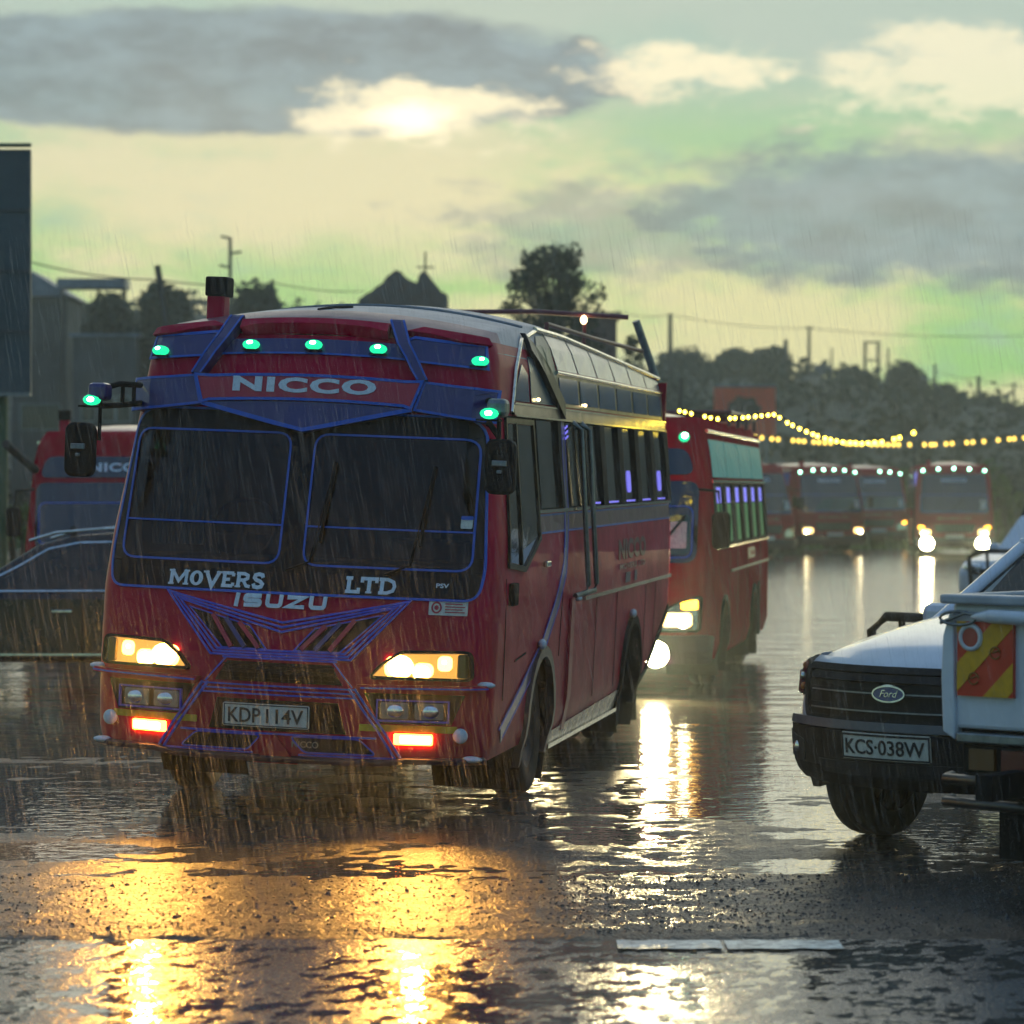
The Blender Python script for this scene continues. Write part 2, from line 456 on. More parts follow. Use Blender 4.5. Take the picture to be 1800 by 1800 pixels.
# ================================================================== ground: lumpy wet yard, worn road edge, standing rain water
from mathutils import noise as mnoise
def fbm(x, y, s, o, seed):
    return mnoise.fractal(Vector((x * s + seed, y * s - seed * .7, seed * 1.3)), 1.0, 2.1, o)
LOW = [(-3.4, 19.2, 2.6, 2.4, .020), (-3.1, 16.3, 1.5, .7, .026), (-3.0, 14.5, .9, .35, .022), (1.7, 18.6, 1.5, 2.6, .013), (1.9, 15.7, 1.0, .45, .016), (2.7, 16.9, .8, .5, .026), (.6, 17.0, .7, 1.4, .016), (1.1, 14.75, .6, .25, .020)]
def ground_h(x, y):
    n1 = fbm(x, y * 1.4, .55, 3, 3.1); n2 = fbm(x, y * 1.5, 2.3, 3, 9.2); n3 = fbm(x, y, 11, 2, 5.5)
    k = 1 if y < 22 else max(.45, 1 - (y - 22) / 20)
    h = (.016 * n1 + .010 * n2 + .0085 * n3) * k
    t = min(1, max(0, (y - 13.1) / .35)) * min(1, max(0, (15.4 - y) / .9))
    h += .021 * t + .004 - .035 * min(1, max(0, (13.16 - y) / .2))
    if y > 18: h -= .017 * min(1, (y - 18) / 6)
    for x0, y0, a, b_, d in LOW:
        q = ((x - x0) / a) ** 2 + ((y - y0) / b_) ** 2
        if q < 1: h -= d * (1 - q) ** 2
    return h
def road_h(x, y):
    return .0016 * fbm(x, y * 1.3, 1.1, 3, 2.2) + .0020 * fbm(x, y, 7, 2, 7.7) + .0022 * fbm(x, y, 27, 2, 4.1) + .0002
def edge_y(x): return 13.10 + .05 * sin(x * 1.7) + .035 * sin(x * 5.1 + 1) + .05 * fbm(x, 0, 6, 2, 1.9)
def sheet(b_, xs, ys, hf, skirt=None):
    n = len(xs); vs = [(x, y, hf(x, y)) for y in ys for x in xs]
    b_.add(vs, [(j * n + i, j * n + i + 1, (j + 1) * n + i + 1, (j + 1) * n + i) for j in range(len(ys) - 1) for i in range(n - 1)], True)
def steps(a, c, s):
    k = max(1, round((c - a) / s)); return [a + (c - a) * i / k for i in range(k + 1)]
def tarmac(name, c1, c2, rough, grain_a, spec):
    m, n, l, b = nmat(name)
    geo = n.new('ShaderNodeNewGeometry')
    def noise(sc, det):
        mp = n.new('ShaderNodeMapping'); l.new(geo.outputs['Position'], mp.inputs[0]); mp.inputs['Scale'].default_value = (sc, sc, sc)
        t = n.new('ShaderNodeTexNoise'); l.new(mp.outputs[0], t.inputs[0]); t.inputs['Scale'].default_value = 1; t.inputs['Detail'].default_value = det; return t.outputs[0]
    mr = n.new('ShaderNodeMapRange'); l.new(noise(1.7, 4), mr.inputs[0]); mr.inputs[1].default_value = .35; mr.inputs[2].default_value = .68
    mx_ = n.new('ShaderNodeMix'); mx_.data_type = 'RGBA'; l.new(mr.outputs[0], mx_.inputs[0]); mx_.inputs[6].default_value = (*c1, 1); mx_.inputs[7].default_value = (*c2, 1)
    l.new(mx_.outputs[2], b.inputs['Base Color'])
    g_ = noise(48, 2); r2 = n.new('ShaderNodeMapRange'); l.new(g_, r2.inputs[0]); r2.inputs[3].default_value = rough * .6; r2.inputs[4].default_value = rough * 1.4; l.new(r2.outputs[0], b.inputs['Roughness'])
    b.inputs['Specular IOR Level'].default_value = spec
    bn = n.new('ShaderNodeBump'); bn.inputs['Strength'].default_value = 1; bn.inputs['Distance'].default_value = grain_a
    l.new(g_, bn.inputs['Height']); l.new(bn.outputs[0], b.inputs['Normal'])
    return m
def water_mat():
    m, n, l, b = nmat('muddy rain water')
    geo = n.new('ShaderNodeNewGeometry'); sp = n.new('ShaderNodeSeparateXYZ'); l.new(geo.outputs['Position'], sp.inputs[0])
    def noise(sx, sy, det):
        mp = n.new('ShaderNodeMapping'); l.new(geo.outputs['Position'], mp.inputs[0]); mp.inputs['Scale'].default_value = (sx, sy, 1)
        t = n.new('ShaderNodeTexNoise'); l.new(mp.outputs[0], t.inputs[0]); t.inputs['Scale'].default_value = 1; t.inputs['Detail'].default_value = det; return t.outputs[0]
    def M_(op, a, c):
        q = n.new('ShaderNodeMath'); q.operation = op
        for i, v in enumerate((a, c)):
            if isinstance(v, (int, float)): q.inputs[i].default_value = v
            else: l.new(v, q.inputs[i])
        return q.outputs[0]
    b.inputs['Base Color'].default_value = (.082, .078, .065, 1); b.inputs['IOR'].default_value = 1.36
    far = n.new('ShaderNodeMapRange'); l.new(sp.outputs[1], far.inputs[0]); far.inputs[1].default_value = 17; far.inputs[2].default_value = 34
    l.new(M_('ADD', .05, M_('MULTIPLY', far.outputs[0], .10)), b.inputs['Roughness'])
    h = M_('ADD', M_('MULTIPLY', noise(26, 30, 1), .0019), M_('MULTIPLY', noise(7, 9, 1), .0060))
    h = M_('ADD', h, M_('MULTIPLY', far.outputs[0], M_('ADD', M_('MULTIPLY', noise(.5, 1.6, 1), .05), M_('MULTIPLY', noise(2.2, 4, 1), .028))))
    vo = n.new('ShaderNodeTexVoronoi'); vo.inputs['Scale'].default_value = 8; l.new(geo.outputs['Position'], vo.inputs[0])
    sn = n.new('ShaderNodeMath'); sn.operation = 'SINE'; l.new(M_('MULTIPLY', vo.outputs['Distance'], 60), sn.inputs[0])
    fd = n.new('ShaderNodeMapRange'); l.new(vo.outputs['Distance'], fd.inputs[0]); fd.inputs[1].default_value = .08; fd.inputs[2].default_value = .4; fd.inputs[3].default_value = .00012; fd.inputs[4].default_value = 0
    h = M_('ADD', h, M_('MULTIPLY', sn.outputs[0], fd.outputs[0]))
    bn = n.new('ShaderNodeBump'); bn.inputs['Strength'].default_value = .8; bn.inputs['Distance'].default_value = 1
    l.new(h, bn.inputs['Height']); l.new(bn.outputs[0], b.inputs['Normal'])
    return m
YARD = tarmac('wet broken yard surface', (.050, .045, .037), (.026, .025, .024), .36, .012, .24)
g = B()
g.add([(-600, -60, -.045), (600, -60, -.045), (600, 900, -.045), (-600, 900, -.045)], [(0, 1, 2, 3)])
xs_ = steps(-5.2, 5.2, .040)
sheet(g, xs_, steps(12.9, 20.0, .036), ground_h)
sheet(g, steps(-8, 9, .10), steps(20.0, 34, .09), ground_h)
sheet(g, steps(-14, 20, .30), steps(34, 104, .40), lambda x, y: ground_h(x, y) - .006)
tag(g.make('ground', YARD), kind='structure')
g = B(); xr = steps(-4.2, 4.2, .030); ny_ = 74; vs = []
for j in range(ny_ + 1):
    for x in xr:
        y = 10.3 + (edge_y(x) + .12 - 10.3) * j / ny_; vs.append((x, y, road_h(x, y)))
n_ = len(xr)
g.add(vs, [(j * n_ + i, j * n_ + i + 1, (j + 1) * n_ + i + 1, (j + 1) * n_ + i) for j in range(ny_) for i in range(n_ - 1)], True)
tag(g.make('road', tarmac('wet grey road tarmac', (.125, .125, .115), (.085, .086, .082), .26, .006, .6)), kind='structure')
g = B(); g.add([(-300, -30, 0), (300, -30, 0), (300, 400, 0), (-300, 400, 0)], [(0, 1, 2, 3)])
tag(g.make('standing_water', water_mat()), kind='structure')
WORN = mat('worn white road paint', (.75, .78, .66), .35, var=.7, vscale=16, col2=(.16, .16, .15), spec=.5)
for x0, x1 in ((.46, .915), (.935, 1.44)):
    g = B(); xs2 = steps(x0, x1, .04); vs = []
    for t in range(5):
        for x in xs2:
            y = 12.80 + .24 * t / 4 + (.012 * sin(x * 31) if t in (0, 4) else 0); vs.append((x, y, max(.0, road_h(x, y)) + .010))
    n_ = len(xs2); g.add(vs, [(j * n_ + i, j * n_ + i + 1, (j + 1) * n_ + i + 1, (j + 1) * n_ + i) for j in range(4) for i in range(n_ - 1)], True)
    tag(g.make('road_marking', WORN), kind='structure')
# ================================================================== hillside, trees, buildings, poles
HILL = mat('hillside scrub', (.030, .042, .022), .95, var=.6, vscale=.25, bump=.4, bscale=1.5, col2=(.018, .024, .018))
def ridge(px): return interp(px, [-400, 0, 200, 420, 560, 700, 900, 1100, 1180, 1300, 1400, 1500, 1600, 1700, 1800, 1950, 2250, 2700, 3600], [575, 570, 556, 548, 565, 640, 670, 668, 662, 660, 664, 682, 700, 716, 742, 740, 620, 500, 470])  # unseen ridge past the right frame edge raised to darken bus side reflections
g = B(); cols = list(range(-400, 3601, 50)); rows = [104, 112, 122, 135, 150, 168, 185, 200, 215, 250, 330]
hz = []
for Y in rows:
    for c in cols:
        zr = 2 + (860 - ridge(c)) * 200 / 5200
        t = min(1, max(0, (Y - 106) / 94)); k = t * t * (3 - 2 * t)
        if Y > 205: k = 1 - .1 * (Y - 205) / 125
        hz.append(((c - 900) * 200 / 5200 * (.6 + .4 * Y / 200), Y, zr * k - .05 + (.35 * sin(c * .021 + Y) if 106 < Y < 195 else 0)))
n_ = len(cols)
g.add(hz, [(i * n_ + j, i * n_ + j + 1, (i + 1) * n_ + j + 1, (i + 1) * n_ + j) for i in range(len(rows) - 1) for j in range(n_ - 1)], True)
tag(g.make('hillside', HILL), kind='structure')
def hill_z(x, Y):
    c = 900 + x * 5200 / 200 / (.6 + .4 * Y / 200)
    zr = 2 + (860 - ridge(c)) * 200 / 5200; t = min(1, max(0, (Y - 106) / 94)); k = t * t * (3 - 2 * t)
    return zr * k
def leafmat(name, c1, c2):
    return mat(name, c1, .7, var=.6, vscale=2.5, col2=c2, spec=.2)
LEAFD = leafmat('dark leaves', (.026, .042, .024), (.014, .022, .016))
LEAFM = leafmat('mid leaves', (.040, .068, .026), (.020, .034, .016))
LEAFG = leafmat('fresh green leaves', (.075, .15, .024), (.035, .075, .015))
BARK = mat('bark', (.05, .042, .035), .9, var=.5, vscale=8)
def leaf(b_, p, s, r_):
    a = Vector((r_.gauss(0, 1), r_.gauss(0, 1), r_.gauss(0, .7))).normalized(); c = a.cross(Vector((r_.gauss(0, 1), r_.gauss(0, 1), r_.gauss(0, 1)))).normalized()
    l_ = s * r_.uniform(.7, 1.3); w_ = l_ * r_.uniform(.35, .6)
    p = Vector(p)
    b_.add([p - a * l_ / 2, p + c * w_ / 2, p + a * l_ / 2, p - c * w_ / 2], [(0, 1, 2, 3)])
def tree(base, h, rx, label, lm, n=900, ls=.3, seed=1, trunk=.35, group=None, lean_=0., name='tree', clumps=16, rr=.34, top=1.0):
    r_ = random.Random(seed)
    root = empty(name, base, 0, label, 'tree' if name == 'tree' else name.replace('_', ' '), group)
    t = B(); th = h * trunk; off = lambda z: lean_ * z / h
    t.tube([(off(q * h * .8), .05 * sin(q * 5), q * h * .8) for q in (0, .2, .4, .6, .8, 1)], [rx * .11 * (1 - .8 * q) + .02 for q in (0, .2, .4, .6, .8, 1)], 8)
    cs = []
    for k in range(clumps):
        a = k * 2.4 + r_.uniform(-.4, .4); q = (k + .5) / clumps
        zz = th + (h - th) * (q ** .8) * .93; rad = rx * (sin(pi * min(1, .22 + .72 * q)) ** .7) * r_.uniform(.35, .8) * (1 if q < .9 else top)
        c = Vector((cos(a) * rad + off(zz), sin(a) * rad, zz)); cs.append(c)
        s0 = Vector((off(zz * .75), 0, max(th * .7, zz - h * .22)))
        t.tube([s0, s0.lerp(c, .5) + Vector((0, 0, .03 * h)), c], [rx * .045, rx * .03, rx * .012], 5, False)
    t.make('trunk', BARK, root)
    cr = B(); per = max(1, n // clumps)
    for c in cs:
        rc = rx * rr * r_.uniform(.75, 1.25)
        for _ in range(per):
            d = Vector((r_.gauss(0, 1), r_.gauss(0, 1), r_.gauss(0, .8))); d = d.normalized() * rc * (r_.random() ** .45)
            leaf(cr, c + d, ls, r_)
    cr.make('crown', lm, root)
    return root
def tree_px(px, base_py, top_py, half, Y, label, lm, **k):
    p = up(px, base_py, Y); h = (base_py - top_py) * Y / 5200
    p.z = hill_z(p.x, Y) - .1 if Y > 106 else 0.
    h = 2 - (top_py - 860) * Y / 5200 - p.z
    return tree(p, h, half * Y / 5200, label, lm, **k)
tree_px(1000, 860, 425, 104, 84, 'tall ragged dark tree rising behind the leading bus roof', LEAFD, n=5600, ls=.19, seed=5, trunk=.50, lean_=-.55, clumps=54, rr=.24, top=1.6)
RIDGE = [(1200, 632, 52, 'broad low tree on the ridge at left above the red billboard'), (1290, 624, 40, 'spiky topped tree on the ridge right of the red billboard'), (1352, 622, 40, 'round tree on the ridge beside the thick wooden pole'),
         (1487, 652, 20, 'small tree on the ridge left of the water tower frame'), (1512, 660, 22, 'small bushy tree at the foot of the water tower frame'), (1590, 648, 34, 'dense dark tree beside the ridge top house'), (1660, 684, 22, 'small tree right of the ridge top house'), (1740, 706, 26, 'last small tree where the right ridge falls away')]
for i, (px, py, hf, lb) in enumerate(RIDGE):
    tree_px(px, 700, py, hf, 196, lb, LEAFD, n=2400, ls=.5, seed=20 + i, trunk=.1, group='trees along the far ridge', clumps=22, rr=.5)
tree_px(292, 640, 494, 60, 118, 'rounded dark tree behind the leaning pole at left', LEAFD, n=7000, ls=.50, seed=41, trunk=.05, clumps=44, rr=.5, group='trees behind the buses at left')
tree_px(455, 640, 496, 66, 118, 'wide dark tree behind the leading bus, left of the chapel', LEAFD, n=7000, ls=.50, seed=42, trunk=.05, clumps=44, rr=.5, group='trees behind the buses at left')
tree_px(190, 640, 512, 50, 122, 'low dark tree under the flat canopy at left', LEAFD, n=6000, ls=.50, seed=43, trunk=.05, clumps=40, rr=.5, group='trees behind the buses at left')
tree_px(1115, 760, 575, 34, 90, 'small bright tree beside the brown block building', LEAFM, n=900, ls=.2, seed=44, trunk=.3, clumps=16)
def shrub(px, py, half, top, Y, label, lm, seed):
    p = up(px, 860, Y); p.z = 0
    h = 2 - (top - 860) * Y / 5200
    r_ = random.Random(seed); root = empty('bush', p, 0, label, 'bush', 'bushes along the yard edge')
    st = B(); cr = B(); rx = half * Y / 5200
    for k in range(14):
        c = Vector((r_.uniform(-1, 1) * rx * .8, r_.uniform(-.8, .8), h * r_.uniform(.2, .85)))
        st.tube([(c.x * .3, c.y * .3, 0), tuple(c)], .025, 5, False)
        for _ in range(60):
            d = Vector((r_.gauss(0, 1), r_.gauss(0, 1), r_.gauss(0, 1))).normalized() * rx * .38 * r_.random() ** .5
            q = c + d; q.z = max(.05, min(h * 1.05, q.z)); leaf(cr, q, .24, r_)
    st.make('stem', BARK, root); cr.make('foliage', lm, root)
shrub(1583, 900, 42, 806, 103, 'bright green bush left of the approaching far bus', LEAFG, 61)
shrub(1790, 900, 60, 800, 103, 'bright green bush at the right edge behind the far bus', LEAFG, 62)
shrub(1545, 900, 40, 818, 104, 'green bush behind the row of parked buses', LEAFM, 63)
shrub(1850, 900, 50, 790, 106, 'tall green bush cut by the right frame edge', LEAFG, 64)
for _i, (_p, _h, _t, _l) in enumerate(((1395, 34, 815, 'green bush peeping over the near parked bus'), (1640, 30, 838, 'low green bush just left of the far bus'), (1745, 36, 826, 'green bush close against the right flank of the far bus'), (1480, 40, 812, 'leafy bush over the middle parked bus'))): shrub(_p, 900, _h, _t, 104.5, _l, LEAFG, 70 + _i)
shrub(30, 960, 34, 860, 60, 'pale green bush between the left bus and the frame edge', LEAFG, 65)
sc_ = B(); r_ = random.Random(77)
for _ in range(1500):
    Y = r_.uniform(110, 203); px = r_.uniform(-150, 2400); x = (px - 900) * Y / 5200; z = hill_z(x, Y)
    rc = r_.uniform(.5, 1.3)
    for _k in range(9):
        leaf(sc_, (x + r_.gauss(0, .6) * rc, Y + r_.gauss(0, .5), z + abs(r_.gauss(.35, .4)) * rc), .75, r_)
tag(sc_.make('hillside_scrub', LEAFD), 'dark low scrub covering the hazy hillside behind the yard', 'scrub', kind='stuff')
gr_ = B()
for _ in range(5200):
    Y = r_.uniform(99, 107); x = r_.uniform(-22, 22); a = r_.uniform(0, pi); hh = r_.uniform(.15, .7); w_ = r_.uniform(.03, .09)
    gr_.add([(x - w_ * cos(a), Y - w_ * sin(a), 0), (x + w_ * cos(a), Y + w_ * sin(a), 0), (x + r_.gauss(0, .1), Y, hh)], [(0, 1, 2)])
tag(gr_.make('verge_grass', LEAFG), 'green grass verge along the far edge of the yard', 'grass', kind='stuff')

WOODP = mat('weathered pole', (.045, .042, .036), .85, var=.5, vscale=6)
CONC = mat('grey render', (.075, .08, .08), .85, var=.35, vscale=1.2)
TINR = mat('tin roof', (.16, .19, .23), .45, .5, var=.4, vscale=2)
BRICK = mat('brown block wall', (.13, .075, .065), .85, var=.35, vscale=2.5, bump=.2, bscale=12)
WIN = mat('dark window', (.012, .014, .016), .15)
def pole(px, top, bottom, Y, label, r=.10, arms=(), lean_px=0, name='utility_pole', cat='pole'):
    a = up(px + lean_px, bottom, Y); b_ = up(px, top, Y)
    a.z = hill_z(a.x, Y) - .3 if Y > 106 else -.02
    root = empty(name, a, 0, label, cat, 'poles on the skyline')
    d = b_ - a
    B().tube([(0, 0, 0), tuple(d * .5), tuple(d)], [r, r * .9, r * .75], 8).make('post', WOODP, root)
    for py, x0, x1 in arms:
        z = 2 - (py - 860) * Y / 5200 - a.z
        q = B(); q.tube([((x0 - px) * Y / 5200 + d.x * z / d.z, 0, z + (.06 if x0 < px - 3 else 0)), ((x1 - px) * Y / 5200 + d.x * z / d.z, 0, z + (.06 if x1 > px + 3 else 0))], .045, 6)
        q.make('cross_arm', WOODP, root)
    return b_
pole(277, 467, 640, 74, 'thick dark pole leaning left behind the leading bus', .105, (), 78)
pole(405, 418, 620, 100, 'tall thin pole with three short lamp arms at left', .075, [(419, 388, 405), (446, 405, 425), (470, 386, 405)])
pole(479, 492, 620, 100, 'short stout post just above the bus roof', .085)
pole(1178, 551, 690, 180, 'tall knotty pole standing over the low ridge tree', .16)
pole(1381, 597, 700, 190, 'thick wooden pole on the ridge beside the round tree', .18)
pole(1422, 575, 700, 190, 'tall slim pole left of the small ridge hoarding', .12, [(577, 1415, 1430)])
pole(1462, 612, 700, 190, 'thin mast at the right end of the small hoarding', .07)
pole(1561, 612, 700, 190, 'thin mast right of the water tower frame', .08)
pole(1643, 640, 720, 190, 'slim pole carrying a small box right of the ridge house', .10, [(668, 1637, 1643)])
pole(1720, 661, 740, 190, 'thick post on the falling right ridge', .15)
pole(1782, 675, 760, 190, 'slender pole with crossbar near the right frame edge', .09, [(677, 1775, 1789)])
pole(1197, 664, 860, 72, 'leaning post standing behind the left end of the festoon lights', .05, (), -10)
pole(1607, 752, 860, 52.4, 'thin post at the right end of the bright festoon lights', .012)
def wire(name, pts, sag, r, label):
    b_ = B()
    for a, c in zip(pts[:-1], pts[1:]):
        b_.tube([a.lerp(c, t / 14) - Vector((0, 0, sag * 4 * (t / 14) * (1 - t / 14))) for t in range(15)], r, 4, False)
    return tag(b_.make(name, WOODP), label, 'wire', 'overhead wires')
wire('overhead_wire', [up(45, 458, 80), up(278, 492, 74), up(480, 497, 100), up(640, 512, 120)], .12, .018, 'dark wire sagging from the left hoarding past the leaning pole')
wire('overhead_wire', [up(1080, 545, 185), up(1178, 553, 180), up(1422, 577, 190), up(1800, 590, 195)], .25, .022, 'thin wire strung between the ridge poles on the right')
wire('overhead_wire', [up(1643, 650, 190), up(1720, 664, 190), up(1782, 677, 190), up(1900, 690, 190)], .2, .02, 'thin wire descending along the right end of the ridge')
# water tower frame
r0 = up(1532, 680, 192); r0.z = hill_z(r0.x, 192) - .2
t_ = empty('water_tower_frame', r0, 0, 'bare rectangular tower frame with rungs on the right ridge', 'tower'); hh = 2 - (600 - 860) * 192 / 5200 - r0.z
for x in (-.46, .46):
    for y in (-.4, .4): B().tube([(x, y, 0), (x * .92, y * .92, hh)], .055, 6).make('leg', WOODP, t_)
for k in (.35, .62, .98):
    q = B()
    for y in (-.4, .4): q.tube([(-.46, y, hh * k), (.46, y, hh * k)], .045, 6)
    for x in (-.46, .46): q.tube([(x, -.4, hh * k), (x, .4, hh * k)], .045, 6)
    q.make('frame_ring', WOODP, t_)
# hoardings
def hoarding(x0, x1, y0, y1, Y, label, m, base_z, frame=GREYM, rails=0):
    a = up(x0, y1, Y); c = up(x1, y0, Y); wd = c.x - a.x; mid = (a.x + c.x) / 2
    root = empty('hoarding', (mid, Y, base_z), 0, label, 'hoarding')
    q = B(); q.box((0, 0, (a.z + c.z) / 2 - base_z), (wd, .12, c.z - a.z)); pnl = q.make('panel', m, root)
    for x in (-.36, .36):
        q = B(); q.tube([(wd * x, .16, 0), (wd * x, .16, c.z - base_z - .1)], .07 + .004 * wd, 8); q.make('post', frame, root)
    q = B(); q.tube([(-wd / 2 - .02, -.1, c.z - base_z + .06), (wd / 2 + .02, -.1, c.z - base_z + .06)], .035, 6); q.make('top_rail', frame, root)
    for k in range(rails):
        q = B(); z = a.z - base_z + (c.z - a.z) * (k + 1) / (rails + 1); q.box((0, -.072, z), (wd, .03, .05)); q.make('rail', mat('panel rail', (.035, .05, .055), .5), root)
    return root, a, c
TEAL = mat('dark teal sheet', (.030, .062, .075), .45, var=.3, vscale=1.2)
rt, a, c = hoarding(-330, 55, 264, 690, 45, 'tall dark teal hoarding seen edge-cut at the left frame edge', TEAL, 0, mat('green frame', (.05, .10, .04), .5), 3)
q = B(); q.box((0, -.03, a.z - .03), (c.x - a.x, .2, .05)); q.make('lower_ledge', GREYM, rt)
rt, a, c = hoarding(1255, 1363, 681, 766, 108, 'red hoarding with dark round emblem beyond the second bus', mat('hoarding red', (.78, .09, .035), .6, var=.15, vscale=1.5), 0)
zc = 2 - (722 - 860) * 108 / 5200; xo = (1307 - 1309) * 108 / 5200
q = B(); q.prism([(xo + .62 * cos(t * pi / 12) * (1 + .10 * sin(t * 2.1)), zc + .52 * sin(t * pi / 12) * (1 + .12 * cos(t * 1.7))) for t in range(24)], -.085, -.07); q.make('emblem', mat('emblem black', (.02, .018, .018), .6), rt)
for k, (xx, zz, rr_) in enumerate(((.22, .05, .20), (-.18, .0, .22))):
    q = B(); q.tube([(xo + xx + rr_ * cos(t * pi / 9), -.09, zc + zz + rr_ * 1.15 * sin(t * pi / 9)) for t in range(3 + k * 4, 17)], .035, 6); q.make('emblem_stroke', mat('emblem grey', (.25, .22, .2), .6), rt)
hoarding(1430, 1463, 643, 658, 192, 'small blue grey hoarding on the right ridge', mat('faded blue board', (.07, .10, .13), .6), 8.0)
# buildings
def house(px0, px1, wall_py, Y, depth, label, wall, roofm=None, roof_py=None, wins=(), name='house', zb=None, gx=None):
    a = up(px0, wall_py, Y); c = up(px1, wall_py, Y); wd = c.x - a.x; mid = (a.x + c.x) / 2
    z0 = (hill_z(mid, Y) - .5 if Y > 106 else 0) if zb is None else zb
    root = empty(name, (mid, Y, z0), 0, label, 'house' if name == 'house' else 'building')
    h = a.z - z0
    q = B(); q.box((0, depth / 2, h / 2), (wd, depth, h)); q.make('wall', wall, root)
    if roof_py is not None:
        rz = 2 - (roof_py - 860) * Y / 5200 - z0; g_ = 0 if gx is None else (gx - 900) * Y / 5200 - mid
        q = B(); q.prism([(-wd / 2 - .25, h + .002), (wd / 2 + .25, h + .002), (g_, rz)], -.3, depth + .3); q.make('roof', roofm, root)
    else:
        q = B(); q.box((0, depth / 2, h + .06), (wd + .3, depth + .3, .12)); q.make('roof', roofm or TINR, root)
    for x, z, w_, h_ in wins:
        f_ = B(); f_.box((x * wd / 2, -.02, z), (w_ + .12, .08, h_ + .12)); f_ = f_.make('window', GREYM, root)
        q = B(); q.box((x * wd / 2, -.045, z), (w_, .05, h_)); q.make('pane', WIN, f_)
    return root
house(20, 118, 522, 124, 5, 'gabled tin roofed house beside the left hoarding', CONC, TINR, 472, [(-.3, 4.2, .8, 1.0), (.4, 4.2, .8, 1.0)], gx=48)
house(128, 240, 592, 116, 4, 'plain grey two storey block half lost in haze at left', CONC, TINR, None, [(-.5, 5.2, .5, .9), (.1, 5.2, .5, .9), (.6, 5.2, .5, .9), (-.5, 3.2, .5, .9), (.1, 3.2, .5, .9)], 'block_building')
r0 = up(165, 640, 122); r0.z = hill_z(r0.x, 122)
ca = empty('canopy', r0, 0, 'long flat canopy roof on thin posts above the left trees', 'canopy'); zt = 2 - (500 - 860) * 122 / 5200 - r0.z
q = B(); q.box((0, 0, zt), (2.8, 1.6, .38)); q.make('canopy_roof', TINR, ca)
for x in (-1.3, .2, 1.3):
    q = B(); q.tube([(x, 0, 0), (x, 0, zt - .19)], .05, 6); q.make('post', WOODP, ca)
house(1003, 1084, 556, 92, 3, 'brown block building with flat top behind the bus roof rack', BRICK, BRICK, None, [(-.3, 5.6, .35, .5), (.4, 5.6, .35, .5)], 'block_building')
house(1566, 1632, 668, 196, 4, 'small grey house with water tank on the right ridge', CONC, TINR, 652, [(.1, 1.6, .6, .6)], gx=1590)
# chapel with stepped gables and a cross
r0 = up(708, 640, 112); r0.z = hill_z(r0.x, 112) - .3
ch = empty('chapel', r0, 0, 'dark chapel with stepped twin gables and a thin cross, above the bus roof', 'chapel')
prof = [(630, 528), (644, 517), (655, 512), (660, 506), (672, 499), (680, 487), (690, 480), (696, 475), (706, 479), (712, 487), (722, 494), (733, 498), (737, 484), (744, 477), (752, 482), (760, 493), (768, 503), (776, 513), (786, 518), (786, 548), (630, 548)]
pw = [(u_.x - r0.x, u_.z - r0.z) for u_ in (up(x, y, 112) for x, y in prof)]
q = B(); q.prism(pw, -.2, 2.4); q.make('gable_roof', mat('blue black thatch', (.022, .028, .045), .9, var=.7, vscale=3, col2=(.05, .022, .02), bump=.6, bscale=9), ch)
z1 = pw[-1][1]; q = B(); q.box(((pw[-1][0] + pw[-2][0]) / 2, 1.1, z1 / 2), (3.1, 2.2, z1)); q.make('wall', CONC, ch)
cx = (up(747, 470, 112).x - r0.x); q = B(); q.tube([(cx, .6, pw[13][1] - .2), (cx, .6, up(747, 441, 112).z - r0.z)], .04, 6); q.tube([(cx - .33, .6, up(0, 468, 112).z - r0.z), (cx + .33, .6, up(0, 468, 112).z - r0.z)], .035, 6); q.make('cross', WOODP, ch)
# leaning rail post and mirror glimpsed at the left edge
q = B(); q.tube([tuple(up(10, 780, 34)), tuple(up(62, 826, 35))], .05, 8); q = q.make('boom_arm', WOODP); tag(q, 'dark slanting boom arm beside the parked bus at left', 'boom')
# festoon lights
def at_px(P3, pts, t):
    px = pts[0][0] + (pts[-1][0] - pts[0][0]) * t
    for i in range(len(pts) - 1):
        if px <= pts[i + 1][0]: return P3[i].lerp(P3[i + 1], (px - pts[i][0]) / (pts[i + 1][0] - pts[i][0]))
    return P3[-1]
def festoon(pts, Y, n, r, m, label, skip=()):
    P3 = [up(px, py, Y_) for (px, py), Y_ in zip(pts, Y)]
    seg = [0]
    for a, c in zip(P3[:-1], P3[1:]): seg.append(seg[-1] + (c - a).length)
    def at(d):
        for i in range(len(P3) - 1):
            if d <= seg[i + 1] + 1e-9: return P3[i].lerp(P3[i + 1], (d - seg[i]) / (seg[i + 1] - seg[i]))
        return P3[-1]
    o = P3[0].copy(); root = empty('festoon_lights', o, 0, label, 'string lights')
    B().tube([p - o for p in (at(seg[-1] * t / 60) for t in range(61))], .008, 4, False).make('cable', MATTE, root)
    q = B().ball((0, 0, -.05), (r, r, r * 1.15), 8, 6).make('bulb', m, root); first = True
    for k in range(n):
        if k in skip: continue
        p = at_px(P3, pts, (k + .3 * r_.random()) / (n - .7)) - o
        if first: b_ = q; first = False
        else: b_ = bpy.data.objects.new('bulb', q.data); COL.objects.link(b_); b_.parent = root
        b_.location = p; b_.scale = [(p.y + o.y) / 70] * 3
festoon([(1192, 718), (1230, 727), (1262, 733), (1300, 731), (1340, 727), (1362, 725), (1385, 740), (1410, 752), (1440, 764), (1475, 773), (1515, 776), (1550, 773), (1580, 766), (1606, 757)], [27.3 + .2 * i for i in range(6)] + [30 + 3.2 * i for i in range(8)], 38, .042, BULB, 'bright yellow festoon bulbs hung in two swags over the yard', (3, 7, 33, 36))
